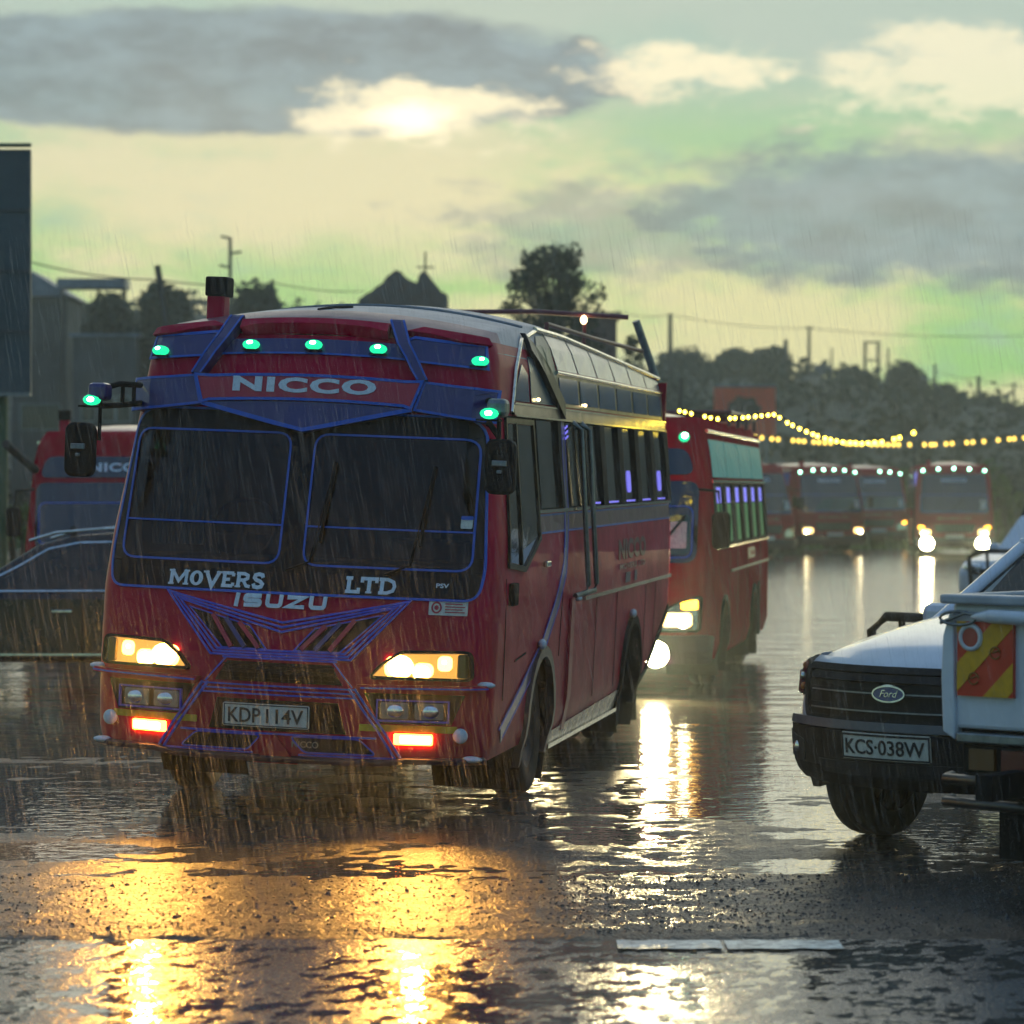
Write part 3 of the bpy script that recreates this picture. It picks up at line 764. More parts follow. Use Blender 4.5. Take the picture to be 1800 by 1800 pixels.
festoon([(1300, 762), (1360, 768), (1440, 774), (1540, 778), (1640, 778), (1720, 773), (1800, 766), (1850, 760)], [88] * 8, 60, .042, BULB2, 'dimmer far festoon line running right behind the bright one', (1, 2, 5, 8, 9, 13, 18, 19, 24, 31, 33, 34, 38, 41, 42, 45, 47, 48, 50, 53, 55, 57))
# ================================================================== the leading bus
AYAW = math.atan(941 / 5200)
def lean(roll, pitch): return Matrix.Rotation(roll, 4, 'Y') @ Matrix.Rotation(pitch, 4, 'X')
def hw_main(z): return interp(z, [.3, .5, 1.4, 1.7, 2.85, 2.98, 3.13], [1.17, 1.225, 1.24, 1.225, 1.10, 1.055, .965])
def bulge_main(z): return interp(z, [.9, 1.5], [.23, .13])
def F_main(x, z):
    h = hw_main(z); r = .20; c = min(r, max(0, abs(x) - (h - r)))
    y = interp(z, [.3, .45, .75, 1.05, 1.35, 2.35, 2.75, 2.93, 3.0, 3.1], [.05, .0, -.02, .0, .04, .33, .42, .49, .58, .8]) + .11
    return y - bulge_main(z) + bulge_main(z) * (x / 1.2) ** 2 + r - sqrt(r * r - c * c)
def front_map(F, h):
    def m_(x, z, off):
        e = .01; hx = h(z) - .002; x = max(-hx, min(hx, x))
        fx = (F(x + e, z) - F(x - e, z)) / (2 * e); fz = (F(x, z + e) - F(x, z - e)) / (2 * e)
        fx = max(-1.6, min(1.6, fx))
        n = Vector((fx, -1, fz)).normalized()
        return Vector((x, F(x, z), z)) + n * off
    return m_
def side_map(h, s=1):
    return lambda y, z, off: Vector((s * (h(z) + off), y, z))

def slab(word, x0, z0, w_, h_, b_, fmap, off, th):
    """heavy slab-serif capitals, drawn from strokes"""
    G = {'M': (1.25, [[(.12, 0), (.12, 1)], [(.12, 1), (.5, .25), (.88, 1)], [(.88, 0), (.88, 1)]], [(.12, 0), (.12, 1), (.88, 0), (.88, 1)]),
         'O': (1., 'O', []), 'V': (1.05, [[(.1, 1), (.5, 0), (.9, 1)]], [(.1, 1), (.9, 1)]),
         'E': (.9, [[(.25, 0), (.25, 1)], [(.1, .93), (.88, .93)], [(.25, .5), (.65, .5)], [(.1, .07), (.9, .07)], [(.88, .93), (.88, .72)], [(.9, .07), (.9, .28)]], []),
         'R': (1.05, [[(.22, 0), (.22, 1)], [(.08, .93), (.55, .93), (.76, .82), (.76, .62), (.55, .5), (.22, .5)], [(.5, .5), (.72, .12), (.95, .07)]], [(.22, 0)]),
         'S': (.85, [[(.82, .72), (.75, .9), (.5, .95), (.25, .88), (.2, .7), (.35, .56), (.65, .46), (.82, .3), (.75, .12), (.5, .05), (.25, .1), (.16, .3)]], []),
         'L': (.9, [[(.28, 0), (.28, 1)], [(.08, .93), (.5, .93)], [(.1, .07), (.9, .07), (.9, .32)]], []),
         'T': (.95, [[(.5, 0), (.5, 1)], [(.08, .68), (.08, .93), (.92, .93), (.92, .68)]], [(.5, 0)]),
         'D': (1.05, [[(.22, 0), (.22, 1)], [(.06, .93), (.5, .93), (.8, .78), (.88, .5), (.8, .22), (.5, .07), (.06, .07)]], [])}
    tot = sum(G[c][0] for c in word); x = x0; u = w_ / tot
    for c in word:
        g = G[c]; gw = g[0] * u; pl = lambda p: (x + p[0] * gw, z0 + p[1] * h_)
        if g[1] == 'O':
            e = [(x + gw * (.5 + .42 * cos(q * pi / 10)), z0 + h_ * (.5 + .5 * sin(q * pi / 10))) for q in range(20)]
            i = [(x + gw * (.5 + .17 * cos(q * pi / 10)), z0 + h_ * (.5 + .32 * sin(q * pi / 10))) for q in range(20)]
            wrap(b_, poly2d(e, [i]), fmap, off, th)
        else:
            for k, st in enumerate(g[1]): wrap(b_, ribbon2d([pl(p) for p in st], .215 * h_ if k else .25 * h_), fmap, off + k * .0006, th)
            for p in g[2]:
                q = pl(p); zz = q[1] + (.055 * h_ if p[1] == 0 else -.055 * h_)
                wrap(b_, ribbon2d([(q[0] - .2 * h_, zz), (q[0] + .2 * h_, zz)], .12 * h_), fmap, off + .003, th)
        x += gw

DRIM = mat('dark dusty rim', (.05, .045, .04), .6, .3, var=.4, vscale=9)
def main_bus():
    root = empty('bus', (-1.405, 17.75, 0), -AYAW, 'large red minibus nearest the camera with blue chevron visor and amber headlights on', 'bus')
    LM = lean(.040, .006)
    P = lambda b_, name, m_, par=root, **k: b_.make(name, m_, par, LM, **k)
    fm = front_map(F_main, hw_main); smR = side_map(hw_main, 1); smL = side_map(hw_main, -1)
    LEN = 8.5
    wy = (1.95, 6.25); WR = .43
    def sk(c):
        x, y, z = c
        if y < 1.5 and z < .385: return True
        if y > 6.9 and z < .40 + (y - 6.9) * .36: return True
        if abs(x) > hw_main(z) - .02:
            for a in wy:
                if (y - a) ** 2 + (z - .46) ** 2 < .50 ** 2: return True
            return False
        if y < 1.2 and 1.50 < z < 2.36 and abs(x) < 1.12: return True
        return False
    lv = [.30 + .054 * i for i in range(50)]
    surf = lambda t, z: (lambda x: (x, F_main(x, z), z))(hw_main(z) * (sin(t * pi / 2) * .75 + t * .25))
    b = shell([(z, hw_main(z), LEN) for z in lv], surf, 45, 140, sk)
    body = P(b, 'body_shell', RED)
    # roof sheet, with a red front cap
    ys = [0, .12, .3, .6, 1.0, 1.5, 2.1, 2.9, 3.8, 5, 6.5, 7.8, 8.5]
    ze = lambda y: interp(y, [0, .5, 1.2, 2.9, 8.5], [2.93, 2.95, 3.04, 3.145, 2.965])
    cr = lambda y: interp(y, [0, .6, 2.5, 8.5], [.06, .11, .12, .12])
    xe = lambda y: interp(y, [0, 1.5, 2.9, 8.5], [1.065, 1.02, .965, .985])
    ts = [-1.02] + [-1 + i / 12 for i in range(25)] + [1.02]
    def rp(t, y):
        if abs(t) > 1.01: return (math.copysign(hw_main(2.88), t), max(y, F_main(hw_main(2.88), 2.88)), 2.88)
        x = t * xe(y); yy = max(y, F_main(x, 2.93) + .02 + y * .3) if y < 1.2 else y
        return (x, yy, ze(y) + cr(y) * (1 - t * t))
    def grid(b_, tl, yl):
        vs = [rp(t, y) for y in yl for t in tl]; n = len(tl)
        return b_.add(vs, [(i * n + j, i * n + j + 1, (i + 1) * n + j + 1, (i + 1) * n + j) for i in range(len(yl) - 1) for j in range(n - 1)], True)
    rf = P(grid(B(), ts, ys[4:]), 'roof', ROOF)
    P(grid(B(), ts, ys[:5]), 'roof_front_cap', mat('greyed red roof cap', (.22, .09, .11), .35, var=.35, vscale=3))
    for k, y in enumerate((2.1, 3.8, 5.0)):                      # seams of the roof sheets
        P(B().tube([Vector(rp(t, y)) + Vector((0, 0, .004)) for t in ts[1:-1]], .012, 5), 'roof_seam', GREYM, rf)
    P(B().tube([Vector(rp(-.12 + .03 * i, 1.02 + .1 * i)) + Vector((0, 0, .003)) for i in range(5)], .009, 5), 'roof_crack', MATTE, rf)
    # black windscreen surround with two panes
    sur = rpoly([(-1.13, 1.37), (1.13, 1.37), (1.155, 1.55), (1.085, 2.47), (-1.085, 2.47), (-1.155, 1.55)], .16, 6)
    pans = [rpoly([(s * .075, 1.545), (s * 1.085, 1.545), (s * 1.065, 2.335), (s * .075, 2.335)], .09, 5) for s in (-1, 1)]
    ws = P(wrap(B(), poly2d(sur, pans), fm, .006, .008), 'windscreen_surround', BLACK)
    P(wrap(B(), ribbon2d(sur[:], .014, True), fm, .012, .006), 'surround_line', BLUE, ws)
    for s, pn in zip((-1, 1), pans):
        pane = P(wrap(B(), poly2d(pn), fm, .002, .005), 'windscreen_pane', WSGL)
        o = B(); wrap(o, ribbon2d(pn, .012, True), fm, .013, .005)
        wrap(o, ribbon2d([(s * .08, 1.777), (s * 1.075, 1.777)], .010), fm, .012, .0045)
        P(o, 'pane_line', BLUE, pane)
        wb = B(); q = [(s * .30 + .28, 1.50), (s * .30 + .42, 1.56), (s * .30 + .50, 2.02)]
        wb.tube([fm(*p, .04) for p in q], .009, 6); wb.tube([fm(s * .30 + .47, 1.68, .035), fm(s * .30 + .52, 2.16, .035)], .012, 6)
        P(wb, 'wiper', MATTE, pane)
    # cab seen through the glass
    cab = B(); cab.box((0, 2.6, 1.9), (2.2, .05, 1.3)); cab.box((0, 1.5, 1.32), (2.3, 2.1, .05)); cab.box((0, 1.5, 2.52), (2.0, 2.1, .05))
    for s in (-1, 1): cab.box((s * 1.12, 1.6, 1.9), (.04, 2.0, 1.2))
    cab = P(cab, 'cab_lining', DARKIN)
    d = B(); d.box((0, .62, 1.47), (2.05, .5, .2)); P(d, 'dashboard', MATTE, bevel=.04)
    for x in (-.55, .6):
        d = B(); d.box((x, 1.45, 1.62), (.5, .45, .14)); d.box((x, 1.72, 2.0), (.48, .14, .75)); d.ball((x, 1.72, 2.42), (.13, .07, .11)); P(d, 'seat', SEATM, bevel=.04)
    st = B(); st.tube([(-.55 + .21 * cos(a * pi / 10), .98 + .09 * sin(a * pi / 10), 1.72 + .19 * sin(a * pi / 10)) for a in range(21)], .016, 6, False); st.tube([(-.55, .98, 1.72), (-.55, .75, 1.5)], .03); st.box((-.55, .985, 1.72), (.36, .03, .05))
    P(st, 'steering_wheel', MATTE)
    cu = B(); n = 60
    vs = [(-1.04 + .30 * i / n, .62 + .10 * (i / n) + .018 * sin(i * 1.3), z) for z in (1.62, 2.34) for i in range(n + 1)]
    cu.add(vs, [(i, i + 1, n + 2 + i, n + 1 + i) for i in range(n)], True); P(cu, 'curtain', CURT)
    # stickers and lettering on the screen
    P(wrap(B(), poly2d(rrect(1.0, 1.065, 1.80, 1.875, .008)), fm, .014, .002), 'licence_sticker', PLATEW)
    P(wrap(B(), poly2d(rrect(1.0, 1.065, 1.852, 1.875, .006)), fm, .017, .002), 'sticker_band', BLUE)
    o = B(); slab('MOVERS', -.75, 1.392, .61, .088, o, fm, .015, .003); P(o, 'lettering_movers', LETTER)
    o = B(); slab('LTD', .345, 1.392, .315, .092, o, fm, .015, .003); P(o, 'lettering_ltd', LETTER)
    P(wrap(B(), text2d('PSV', .075, .026, .89, 1.442, .02), fm, .015, .002), 'lettering_psv', LETTER)
    # maker's name: square strokes with rounded corners
    o = B(); x = -.315; h_ = .078; z0 = 1.283; wd = .024
    for c in 'ISUZU':
        if c == 'I': pts = [[(x + .012, z0), (x + .022, z0 + h_)]]; adv = .062
        elif c == 'S': pts = [rl([(x + .105, z0 + h_ - .012), (x + .01, z0 + h_ - .012), (x + .004, z0 + h_ / 2), (x + .10, z0 + h_ / 2), (x + .096, z0 + .012), (x, z0 + .012)])]; adv = .132
        elif c == 'Z': pts = [[(x, z0 + h_ - .012), (x + .10, z0 + h_ - .012), (x + .004, z0 + .012), (x + .105, z0 + .012)]]; adv = .132
        else: pts = [rl([(x + .016, z0 + h_), (x + .012, z0 + .012), (x + .094, z0 + .012), (x + .098, z0 + h_)])]; adv = .135
        for p in pts: wrap(o, ribbon2d(p, wd), fm, .012, .008)
        x += adv
    P(o, 'lettering_isuzu', LETTER)
    # visor over the screen: chevron, banner, side panels
    arch = lambda x, z: z + .022 * (1 - (x / .66) ** 2)
    bot = [(x / 10, arch(x / 10, 2.505)) for x in range(6, -7, -1)]; top_ = [(x / 10, arch(x / 10, 2.652)) for x in range(-6, 7)]
    ban = [(-.645, 2.495)] + bot[::-1] + [(.645, 2.495), (.70, 2.66)] + top_[::-1] + [(-.70, 2.66)]
    bn = P(wrap(B(), poly2d(ban), fm, .004, .085), 'name_banner', REDP, bevel=.008)
    P(wrap(B(), ribbon2d(ban, .017, True), fm, .088, .006), 'banner_line', BLUE, bn)
    P(wrap(B(), text2d('NICCO', .885, .093, -.455, 2.565, .045, 1.12), fm, .089, .006), 'lettering_nicco', LETTER)
    che = [(-.645, 2.488), (0, 2.338), (.645, 2.488)] + [(x, z - .012) for x, z in bot]
    cv = P(wrap(B(), poly2d(che), fm, .004, .075), 'chevron_panel', NAVY)
    P(wrap(B(), ribbon2d([(-.65, 2.49), (0, 2.34), (.65, 2.49)], .026), fm, .078, .007), 'chevron_line', BLUE, cv)
    for s in (-1, 1):
        pl = [(s * .665, 2.492), (s * 1.09, 2.435), (s * 1.095, 2.625), (s * .715, 2.66)]
        sp = P(wrap(B(), poly2d(pl), fm, .004, .065), 'visor_side_panel', NAVY)
        P(wrap(B(), ribbon2d(pl, .015, True), fm, .067, .006), 'visor_line', BLUE, sp)
        pl = [(s * .60, 2.80), (s * 1.055, 2.765), (s * 1.03, 2.905), (s * .62, 2.935), (s * .52, 2.90)]
        sp = P(wrap(B(), poly2d(pl), fm, .004, .018), 'lamp_panel', NAVY)
        o = B(); wrap(o, ribbon2d(pl, .012, True), fm, .02, .006); P(o, 'lamp_panel_line', BLUE, sp)
        stp = [(s * .455, 2.985), (s * .545, 2.985), (s * .735, 2.668), (s * .665, 2.668)]
        sp = P(wrap(B(), poly2d(stp), fm, .004, .09), 'visor_strut', NAVY, bevel=.01)
        o = B()
        for q in (.0, .085): wrap(o, ribbon2d([(s * (.462 + q * .9), 2.98), (s * (.672 + q * .65), 2.672)], .011), fm, .093, .005)
        P(o, 'strut_line', BLUE, sp)
        lip = [(s * .56, 2.955), (s * .66, 2.985), (s * 1.03, 2.935), (s * 1.05, 2.90), (s * .68, 2.945)]
        P(wrap(B(), poly2d(lip), fm, .004, .045), 'roof_lip', RED, bevel=.01)
    pl = [(-.60, 2.805), (.60, 2.805), (.535, 2.895), (-.535, 2.895)]
    sp = P(wrap(B(), poly2d([(x, z + .02 * (1 - (x / .6) ** 2)) for x, z in [(-.6 + .1 * i, 2.805) for i in range(13)] + [(.53 - .106 * i, 2.895) for i in range(11)]]), fm, .004, .016), 'lamp_panel', NAVY)
    o = B(); wrap(o, ribbon2d([(-.6 + .1 * i, 2.805 + .02 * (1 - (1 - i / 6) ** 2)) for i in range(13)], .011), fm, .018, .005); P(o, 'lamp_panel_line', BLUE, sp)
    for zz, th_, hh in ((2.945, .085, .034), (2.985, .045, .014)):
        P(wrap(B(), ribbon2d([(-.46 + .092 * i, zz + .022 * (1 - (1 - i / 5) ** 2)) for i in range(11)], hh), fm, .004, th_), 'roof_lip', RED, bevel=.008)
    for x, z in ((-.965, 2.805), (-.385, 2.858), (.01, 2.868), (.41, 2.855), (1.005, 2.805)):
        c = fm(x, z, .045)
        lamp = P(B().ball(c, (.056, .04, .032), 12, 6), 'marker_lamp', GREENL)
        P(B().ball(fm(x, z + .003, .066), (.024, .025, .015), 10, 5), 'lamp_bulb', GREENB, lamp)
        P(B().box(fm(x, z - .026, .03), (.10, .07, .008)), 'lamp_base', MATTE, lamp)
    # lower face: V-shaped grille
    o = B()
    for k, dd in enumerate((0, .028, .056)):
        for s in (-1, 1):
            wrap(o, ribbon2d([(0, 1.20 - dd), (s * (.745 - dd * 1.5), 1.355 - dd * .75), (s * (.43 - dd * .7), 1.0 + dd * .6), (0, 1.0 + dd * .6)], .012), fm, .005 + .0006 * k, .014)
    P(o, 'grille_line', BLUE2)
    for s in (-1, 1):
        gp = [(s * .085, 1.04), (s * .36, 1.04), (s * .595, 1.27), (s * .20, 1.175)]
        gr = P(wrap(B(), poly2d(gp), fm, .002, .007), 'grille_panel', MATTE)
        P(wrap(B(), ribbon2d(gp, .008, True), fm, .008, .008), 'grille_edge', BLUE2, gr)
        for k in range(3):
            xx = .13 + .085 * k; q = B()
            wrap(q, ribbon2d([(s * xx, 1.045), (s * (xx + .135), 1.19 + .02 * k)], .026), fm, .006, .028)
            P(q, 'grille_rib', (REDP, NAVY, REDP)[k], gr)
    mg = P(wrap(B(), poly2d([(-.39, .85), (.39, .85), (.32, .965), (-.32, .965)]), fm, .002, .007), 'mesh_grille', MATTE)
    o = B()
    for k in range(4): wrap(o, ribbon2d([(-.34 + .0 * k, .87 + .026 * k), (.34, .87 + .026 * k)], .006), fm, .007, .012)
    P(o, 'mesh_bar', BLACK, mg)
    o = B()
    for k in range(3): wrap(o, ribbon2d([(-.47, .828 - .026 * k), (.47, .828 - .026 * k)], .009), fm, .006, .014)
    wrap(o, ribbon2d([(-.35, .985), (.35, .985)], .01), fm, .006, .012)
    for s in (-1, 1):
        for q in (0, .035): wrap(o, ribbon2d([(s * (.43 + q), .835), (s * (.60 + q), .60), (s * (.72 + q), .415)], .013), fm, .007, .016)
        wrap(o, ribbon2d([(s * .33, .98), (s * .45, .84)], .008), fm, .007, .01)
    wrap(o, ribbon2d([(-.60, .545), (.60, .545)], .010), fm, .0066, .014); wrap(o, ribbon2d([(-.70, .405), (.70, .405)], .012), fm, .0066, .018)
    wrap(o, ribbon2d([(-.70, .43), (-.14, .43)], .007), fm, .0066, .014); wrap(o, ribbon2d([(.14, .43), (.70, .43)], .007), fm, .0066, .014)
    P(o, 'bumper_line', BLUE2)
    P(wrap(B(), poly2d([(-.42, .56), (.42, .56), (.37, .745), (-.37, .745)]), fm, .002, .006), 'plate_recess', MATTE)
    pt = P(wrap(B(), poly2d(rrect(-.325, .205, .583, .722, .012)), fm, .02, .008), 'number_plate', PLATEW)
    P(wrap(B(), text2d('KDP', .20, .088, -.29, .608, .012), fm, .029, .003), 'plate_characters', PLATEK, pt)
    P(wrap(B(), text2d('114V', .225, .088, -.055, .608, .012), fm, .029, .003), 'plate_characters', PLATEK, pt)
    P(wrap(B(), ribbon2d([(-.315, .591), (.195, .591), (.195, .714), (-.315, .714)], .006, True), fm, .0285, .002), 'plate_border', PLATEK, pt)
    for s in (-1, 1):
        lg = P(wrap(B(), poly2d(rpoly([(s * .17, .445), (s * .60, .445), (s * .50, .535), (s * .09, .535)], .03)), fm, .002, .008), 'lower_grille', MATTE)
        P(wrap(B(), ribbon2d(rpoly([(s * .17, .445), (s * .60, .445), (s * .50, .535), (s * .09, .535)], .03), .008, True), fm, .009, .008), 'lower_grille_edge', BLUE2, lg)
    P(wrap(B(), poly2d([(-.135, .375), (.135, .375), (0, .54)]), fm, .004, .022), 'bumper_triangle', REDP)
    P(wrap(B(), text2d('NICCO', .16, .04, .10, .47, .02), fm, .0105, .002), 'bumper_lettering', mat('faded letters', (.22, .20, .16), .6))
    P(wrap(B(), poly2d(rrect(.86, 1.085, 1.285, 1.372, .006)), fm, .004, .003), 'safety_sticker', PLATEW)
    o = B(); wrap(o, ribbon2d([(.905 + .026 * cos(a * pi / 8), 1.329 + .03 * sin(a * pi / 8)) for a in range(16)], .010, True), fm, .008, .002)
    wrap(o, poly2d([(.905 + .013 * cos(a * pi / 5), 1.329 + .015 * sin(a * pi / 5)) for a in range(10)]), fm, .0085, .002)
    for k in range(4): wrap(o, ribbon2d([(.955, 1.304 + .016 * k), (1.07 - .015 * (k % 2), 1.304 + .016 * k)], .006), fm, .008, .002)
    P(o, 'sticker_print', REDP)
    # lamps either side
    for s in (-1, 1):
        hs = rpoly([(s * .545, .902), (s * .62, .985), (s * .72, 1.055), (s * 1.105, 1.068), (s * 1.115, .905)], .035, 4)
        hl = P(wrap(B(), poly2d(hs), fm, .003, .006), 'headlight', emit('amber lit housing', (1.0, .50, .10), 1.6))
        P(wrap(B(), ribbon2d(hs, .016, True), fm, .004, .05), 'headlight_bezel', BLACK, hl)
        P(wrap(B(), poly2d(hs), fm, .05, .003), 'headlight_lens', LENS, hl)
        P(wrap(B(), poly2d(rrect(*sorted((s * .63, s * .79)), .908, 1.035, .05)), fm, .010, .004), 'reflector_glow', AMBERR, hl)
        P(wrap(B(), poly2d(rrect(*sorted((s * .795, s * .915)), .910, 1.0, .04)), fm, .010, .004), 'reflector_glow', AMBERR, hl)
        P(wrap(B(), poly2d(rrect(*sorted((s * .935, s * 1.02)), .955, 1.045, .03)), fm, .010, .004), 'reflector_glow', AMBERR, hl)
        P(wrap(B(), poly2d(rrect(*sorted((s * 1.045, s * 1.10)), .915, 1.055, .015)), fm, .02, .02), 'corner_lens', mat('yellow corner lens', (.40, .27, .06), .2, spec=.6), hl)
        P(B().ball(fm(s * .722, .972, .026), (.082, .020, .070), 16, 8), 'headlight_bulb', AMBERB, hl)
        P(B().ball(fm(s * .845, .942, .024), (.056, .017, .046), 14, 6), 'headlight_bulb', AMBERB, hl)
        P(B().ball(fm(s * .972, 1.008, .022), (.016, .010, .014), 10, 6), 'side_bulb', AMBERB, hl)
        lg = [(s * .48, .862), (s * 1.19, .872), (s * 1.19, .842), (s * .50, .828)]
        P(wrap(B(), poly2d(lg), fm, .003, .055), 'bumper_ledge', RED, bevel=.008)
        P(wrap(B(), ribbon2d([(s * .50, .842), (s * 1.18, .854)], .009), fm, .058, .006), 'ledge_line', BLUE2)
        rc = [(s * .52, .815), (s * 1.10, .815), (s * 1.03, .635), (s * .62, .635)]
        rp_ = P(wrap(B(), poly2d(rc), fm, .002, .006), 'lamp_recess', MATTE)
        P(wrap(B(), ribbon2d([(s * .60, .655), (s * 1.01, .655), (s * 1.01, .775), (s * .60, .775)], .009, True), fm, .008, .02), 'lamp_frame', BLUE2, rp_)
        for a in (.70, .90):
            q = P(wrap(B(), poly2d(rrect(s * a - .083, s * a + .083, .667, .762, .012)), fm, .008, .006), 'driving_lamp', GREYM)
            P(B().ball(fm(s * a, .715, .01), (.062, .018, .042), 14, 7), 'lamp_reflector', REFL, q)
        P(wrap(B(), poly2d(rrect(*sorted((s * .50, s * 1.06)), .588, .628, .004)), fm, .003, .006), 'yellow_strip', YELL)
        fg = P(wrap(B(), poly2d(rrect(*sorted((s * .70, s * .925)), .513, .578, .012)), fm, .004, .012), 'fog_lamp', FOG)
        P(wrap(B(), poly2d(rrect(*sorted((s * .735, s * .915)), .523, .568, .012)), fm, .0165, .003), 'fog_lamp_core', FOGC, fg)
        P(B().lathe([(.0, -.012), (.04, -.012), (.046, 0), (.04, .012), (0, .016)], fm(s * 1.075, .575, .02), 'y', 16), 'round_reflector', LETTER)
        P(B().ball(fm(s * 1.19, .875, .02), (.06, .05, .02), 10, 5), 'corner_marker', LETTER)
        P(B().ball(fm(s * 1.13, .437, .02), (.07, .05, .02), 10, 5), 'corner_marker', LETTER)
        spot('headlight_beam', root, LM @ fm(s * .78, .97, .16), LM @ (fm(s * .78, .97, .16) + Vector((-.04, -3, -1.0))), 240, (1, .46, .08), 82, .8, .05)
    o = B(); wrap(o, ribbon2d([(-1.19 + .14 * i, .425 + (.0 if abs(i - 8.5) > 5 else -.022)) for i in range(18)], .035), fm, .003, .04); P(o, 'bumper_lip', mat('dark bumper', (.03, .012, .03), .3, var=.3), bevel=.008)
    # exhaust pot / snorkel on the roof corner
    sn = B(); sn.box((-.79, 1.05, 3.12), (.115, .14, .16)); sn = P(sn, 'snorkel', RED, bevel=.012)
    q = B(); q.box((-.785, 1.05, 3.255), (.145, .17, .125)); P(q, 'snorkel_cap', MATTE, sn, bevel=.012)
    # mirrors on arms, each with its green lamp
    for s in (-1, 1):
        m_ = B()
        if s < 0:
            m_.tube([(-1.08, .40, 2.60), (-1.14, .16, 2.60), (-1.22, .03, 2.56)], .018); m_.tube([(-1.08, .42, 2.49), (-1.14, .18, 2.47), (-1.2, .03, 2.46)], .018)
            m_.tube([(-1.10, .33, 2.60), (-1.10, .33, 2.47)], .013); m_.tube([(-1.13, .2, 2.60), (-1.13, .2, 2.47)], .013); m_.tube([(-1.21, .02, 2.50), (-1.205, .0, 2.25)], .012)
            hd = (-1.215, .02, 2.545); lp = (-1.247, -.035, 2.494); mc = (-1.315, .0, 2.19)
        else:
            m_.tube([(1.10, .44, 2.58), (1.16, .2, 2.58), (1.22, .1, 2.56)], .018); m_.tube([(1.11, .42, 2.44), (1.17, .16, 2.44), (1.24, .1, 2.36)], .018); m_.tube([(1.24, .08, 2.47), (1.25, .06, 2.3)], .014)
            hd = (1.225, .12, 2.535); lp = (1.192, .015, 2.498); mc = (1.27, .05, 2.185)
        arm = P(m_, 'mirror_arm', MATTE)
        hb = B(); hb.box(hd, (.12, .15, .11)); P(hb, 'lamp_housing', NAVY if s < 0 else GREYM, arm, bevel=.03)
        hb = B(); hb.box((lp[0], lp[1] - .0, lp[2] - .04), (.14, .10, .012)); P(hb, 'lamp_shelf', MATTE, arm)
        lm = P(B().ball(lp, (.058, .035, .034), 12, 6), 'marker_lamp', GREENL)
        P(B().ball((lp[0], lp[1] - .022, lp[2] + .002), (.026, .02, .017), 10, 5), 'lamp_bulb', GREENB, lm)
        mr = B(); mr.prism(rrect(mc[0] - .092, mc[0] + .092, mc[2] - .165, mc[2] + .165, .055), -.06 + mc[1], .035 + mc[1]); mr = P(mr, 'mirror', MATTE, bevel=.02)
        g_ = B(); g_.prism(rrect(mc[0] - .078, mc[0] + .078, mc[2] - .15, mc[2] + .15, .045), mc[1] + .036, mc[1] + .042); P(g_, 'mirror_glass', REFL, mr)
        g_ = B(); g_.box((mc[0], mc[1] - .068, mc[2] + .02), (.09, .02, .035)); g_.box((mc[0], mc[1] - .066, mc[2] - .03), (.03, .016, .02)); P(g_, 'mirror_clamp', GREYM, mr, bevel=.005)
    # ---------------- side (both sides carry the glazing; the near side has the doors and stripes)
    for s in (1, -1):
        sm = smR if s > 0 else smL
        P(wrap(B(), poly2d([(.62, 1.60), (1.15, 1.56), (1.72, 1.74), (1.72, 2.45), (.80, 2.45)]), sm, .003, .006, .2), 'door_window', SKYGL)
        P(wrap(B(), ribbon2d([(.60, 1.58), (1.15, 1.54), (1.74, 1.73), (1.74, 2.47), (.78, 2.47)], .035, True), sm, .004, .016, .2), 'door_window_frame', BLACK)
        P(wrap(B(), ribbon2d([(1.02, 1.57), (1.10, 2.46)], .03), sm, .008, .014, .2), 'quarter_bar', BLACK)
        bandy = [(1.78, 1.905), (8.42, 1.905), (8.42, 2.50), (1.78, 2.50)]
        P(wrap(B(), poly2d(bandy), sm, .002, .006, .2), 'window_band', MATTE)
        gl = [(1.86, 2.56), (3.06, 3.30), (3.42, 3.70)] + [(3.80 + .93 * k, 3.80 + .93 * k + .66) for k in range(5)]
        for k, (a, c) in enumerate(gl):
            pn = P(wrap(B(), poly2d([(a, 1.915), (c, 1.915), (c, 2.488), (a, 2.488)]), sm, .010, .004, .2), 'side_window', SKYGL)
            if k >= 3 and s > 0:
                P(wrap(B(), poly2d([(a + .04, 1.918), (c - .04, 1.918), (c - .04, 1.932), (a + .04, 1.932)]), sm, .016, .004, .3), 'window_led', VIOLET, pn)
                if k in (5, 7): P(wrap(B(), poly2d(rrect(a + .22, c - .22, 1.99, 2.16, .05)), sm, .016, .003, .3), 'window_led', VIOLET, pn)
        for a, c in [(2.58, 2.68)] + [(3.72, 3.79)] + [(3.80 + .93 * k + .68, 3.80 + .93 * k + .91) for k in range(5)]:
            P(wrap(B(), poly2d([(a, 1.91), (c, 1.91), (c, 2.495), (a, 2.495)]), sm, .004, .035, .3), 'window_pillar', MATTE)
        P(wrap(B(), ribbon2d([(1.74, 1.893), (8.47, 1.893)], .022), sm, .004, .022, .5), 'window_sill_trim', CHROME)
        st = P(wrap(B(), poly2d([(1.78, 1.755), (8.47, 1.755), (8.47, 1.872), (1.78, 1.872)]), sm, .002, .003, .3), 'waist_band', mat('waist band purple', (.10, .025, .06), .3, var=.3, vscale=3, mud=.2))
        o = B(); wrap(o, ribbon2d([(1.78, 1.868), (8.47, 1.868)], .013), sm, .005, .003, .5); wrap(o, ribbon2d([(1.78, 1.752), (8.47, 1.752)], .013), sm, .005, .003, .5); P(o, 'waist_line', BLUE, st)
        P(wrap(B(), ribbon2d([(3.62, 1.252), (8.47, 1.252)], .028), sm, .002, .02, .5), 'body_moulding', CHROME)
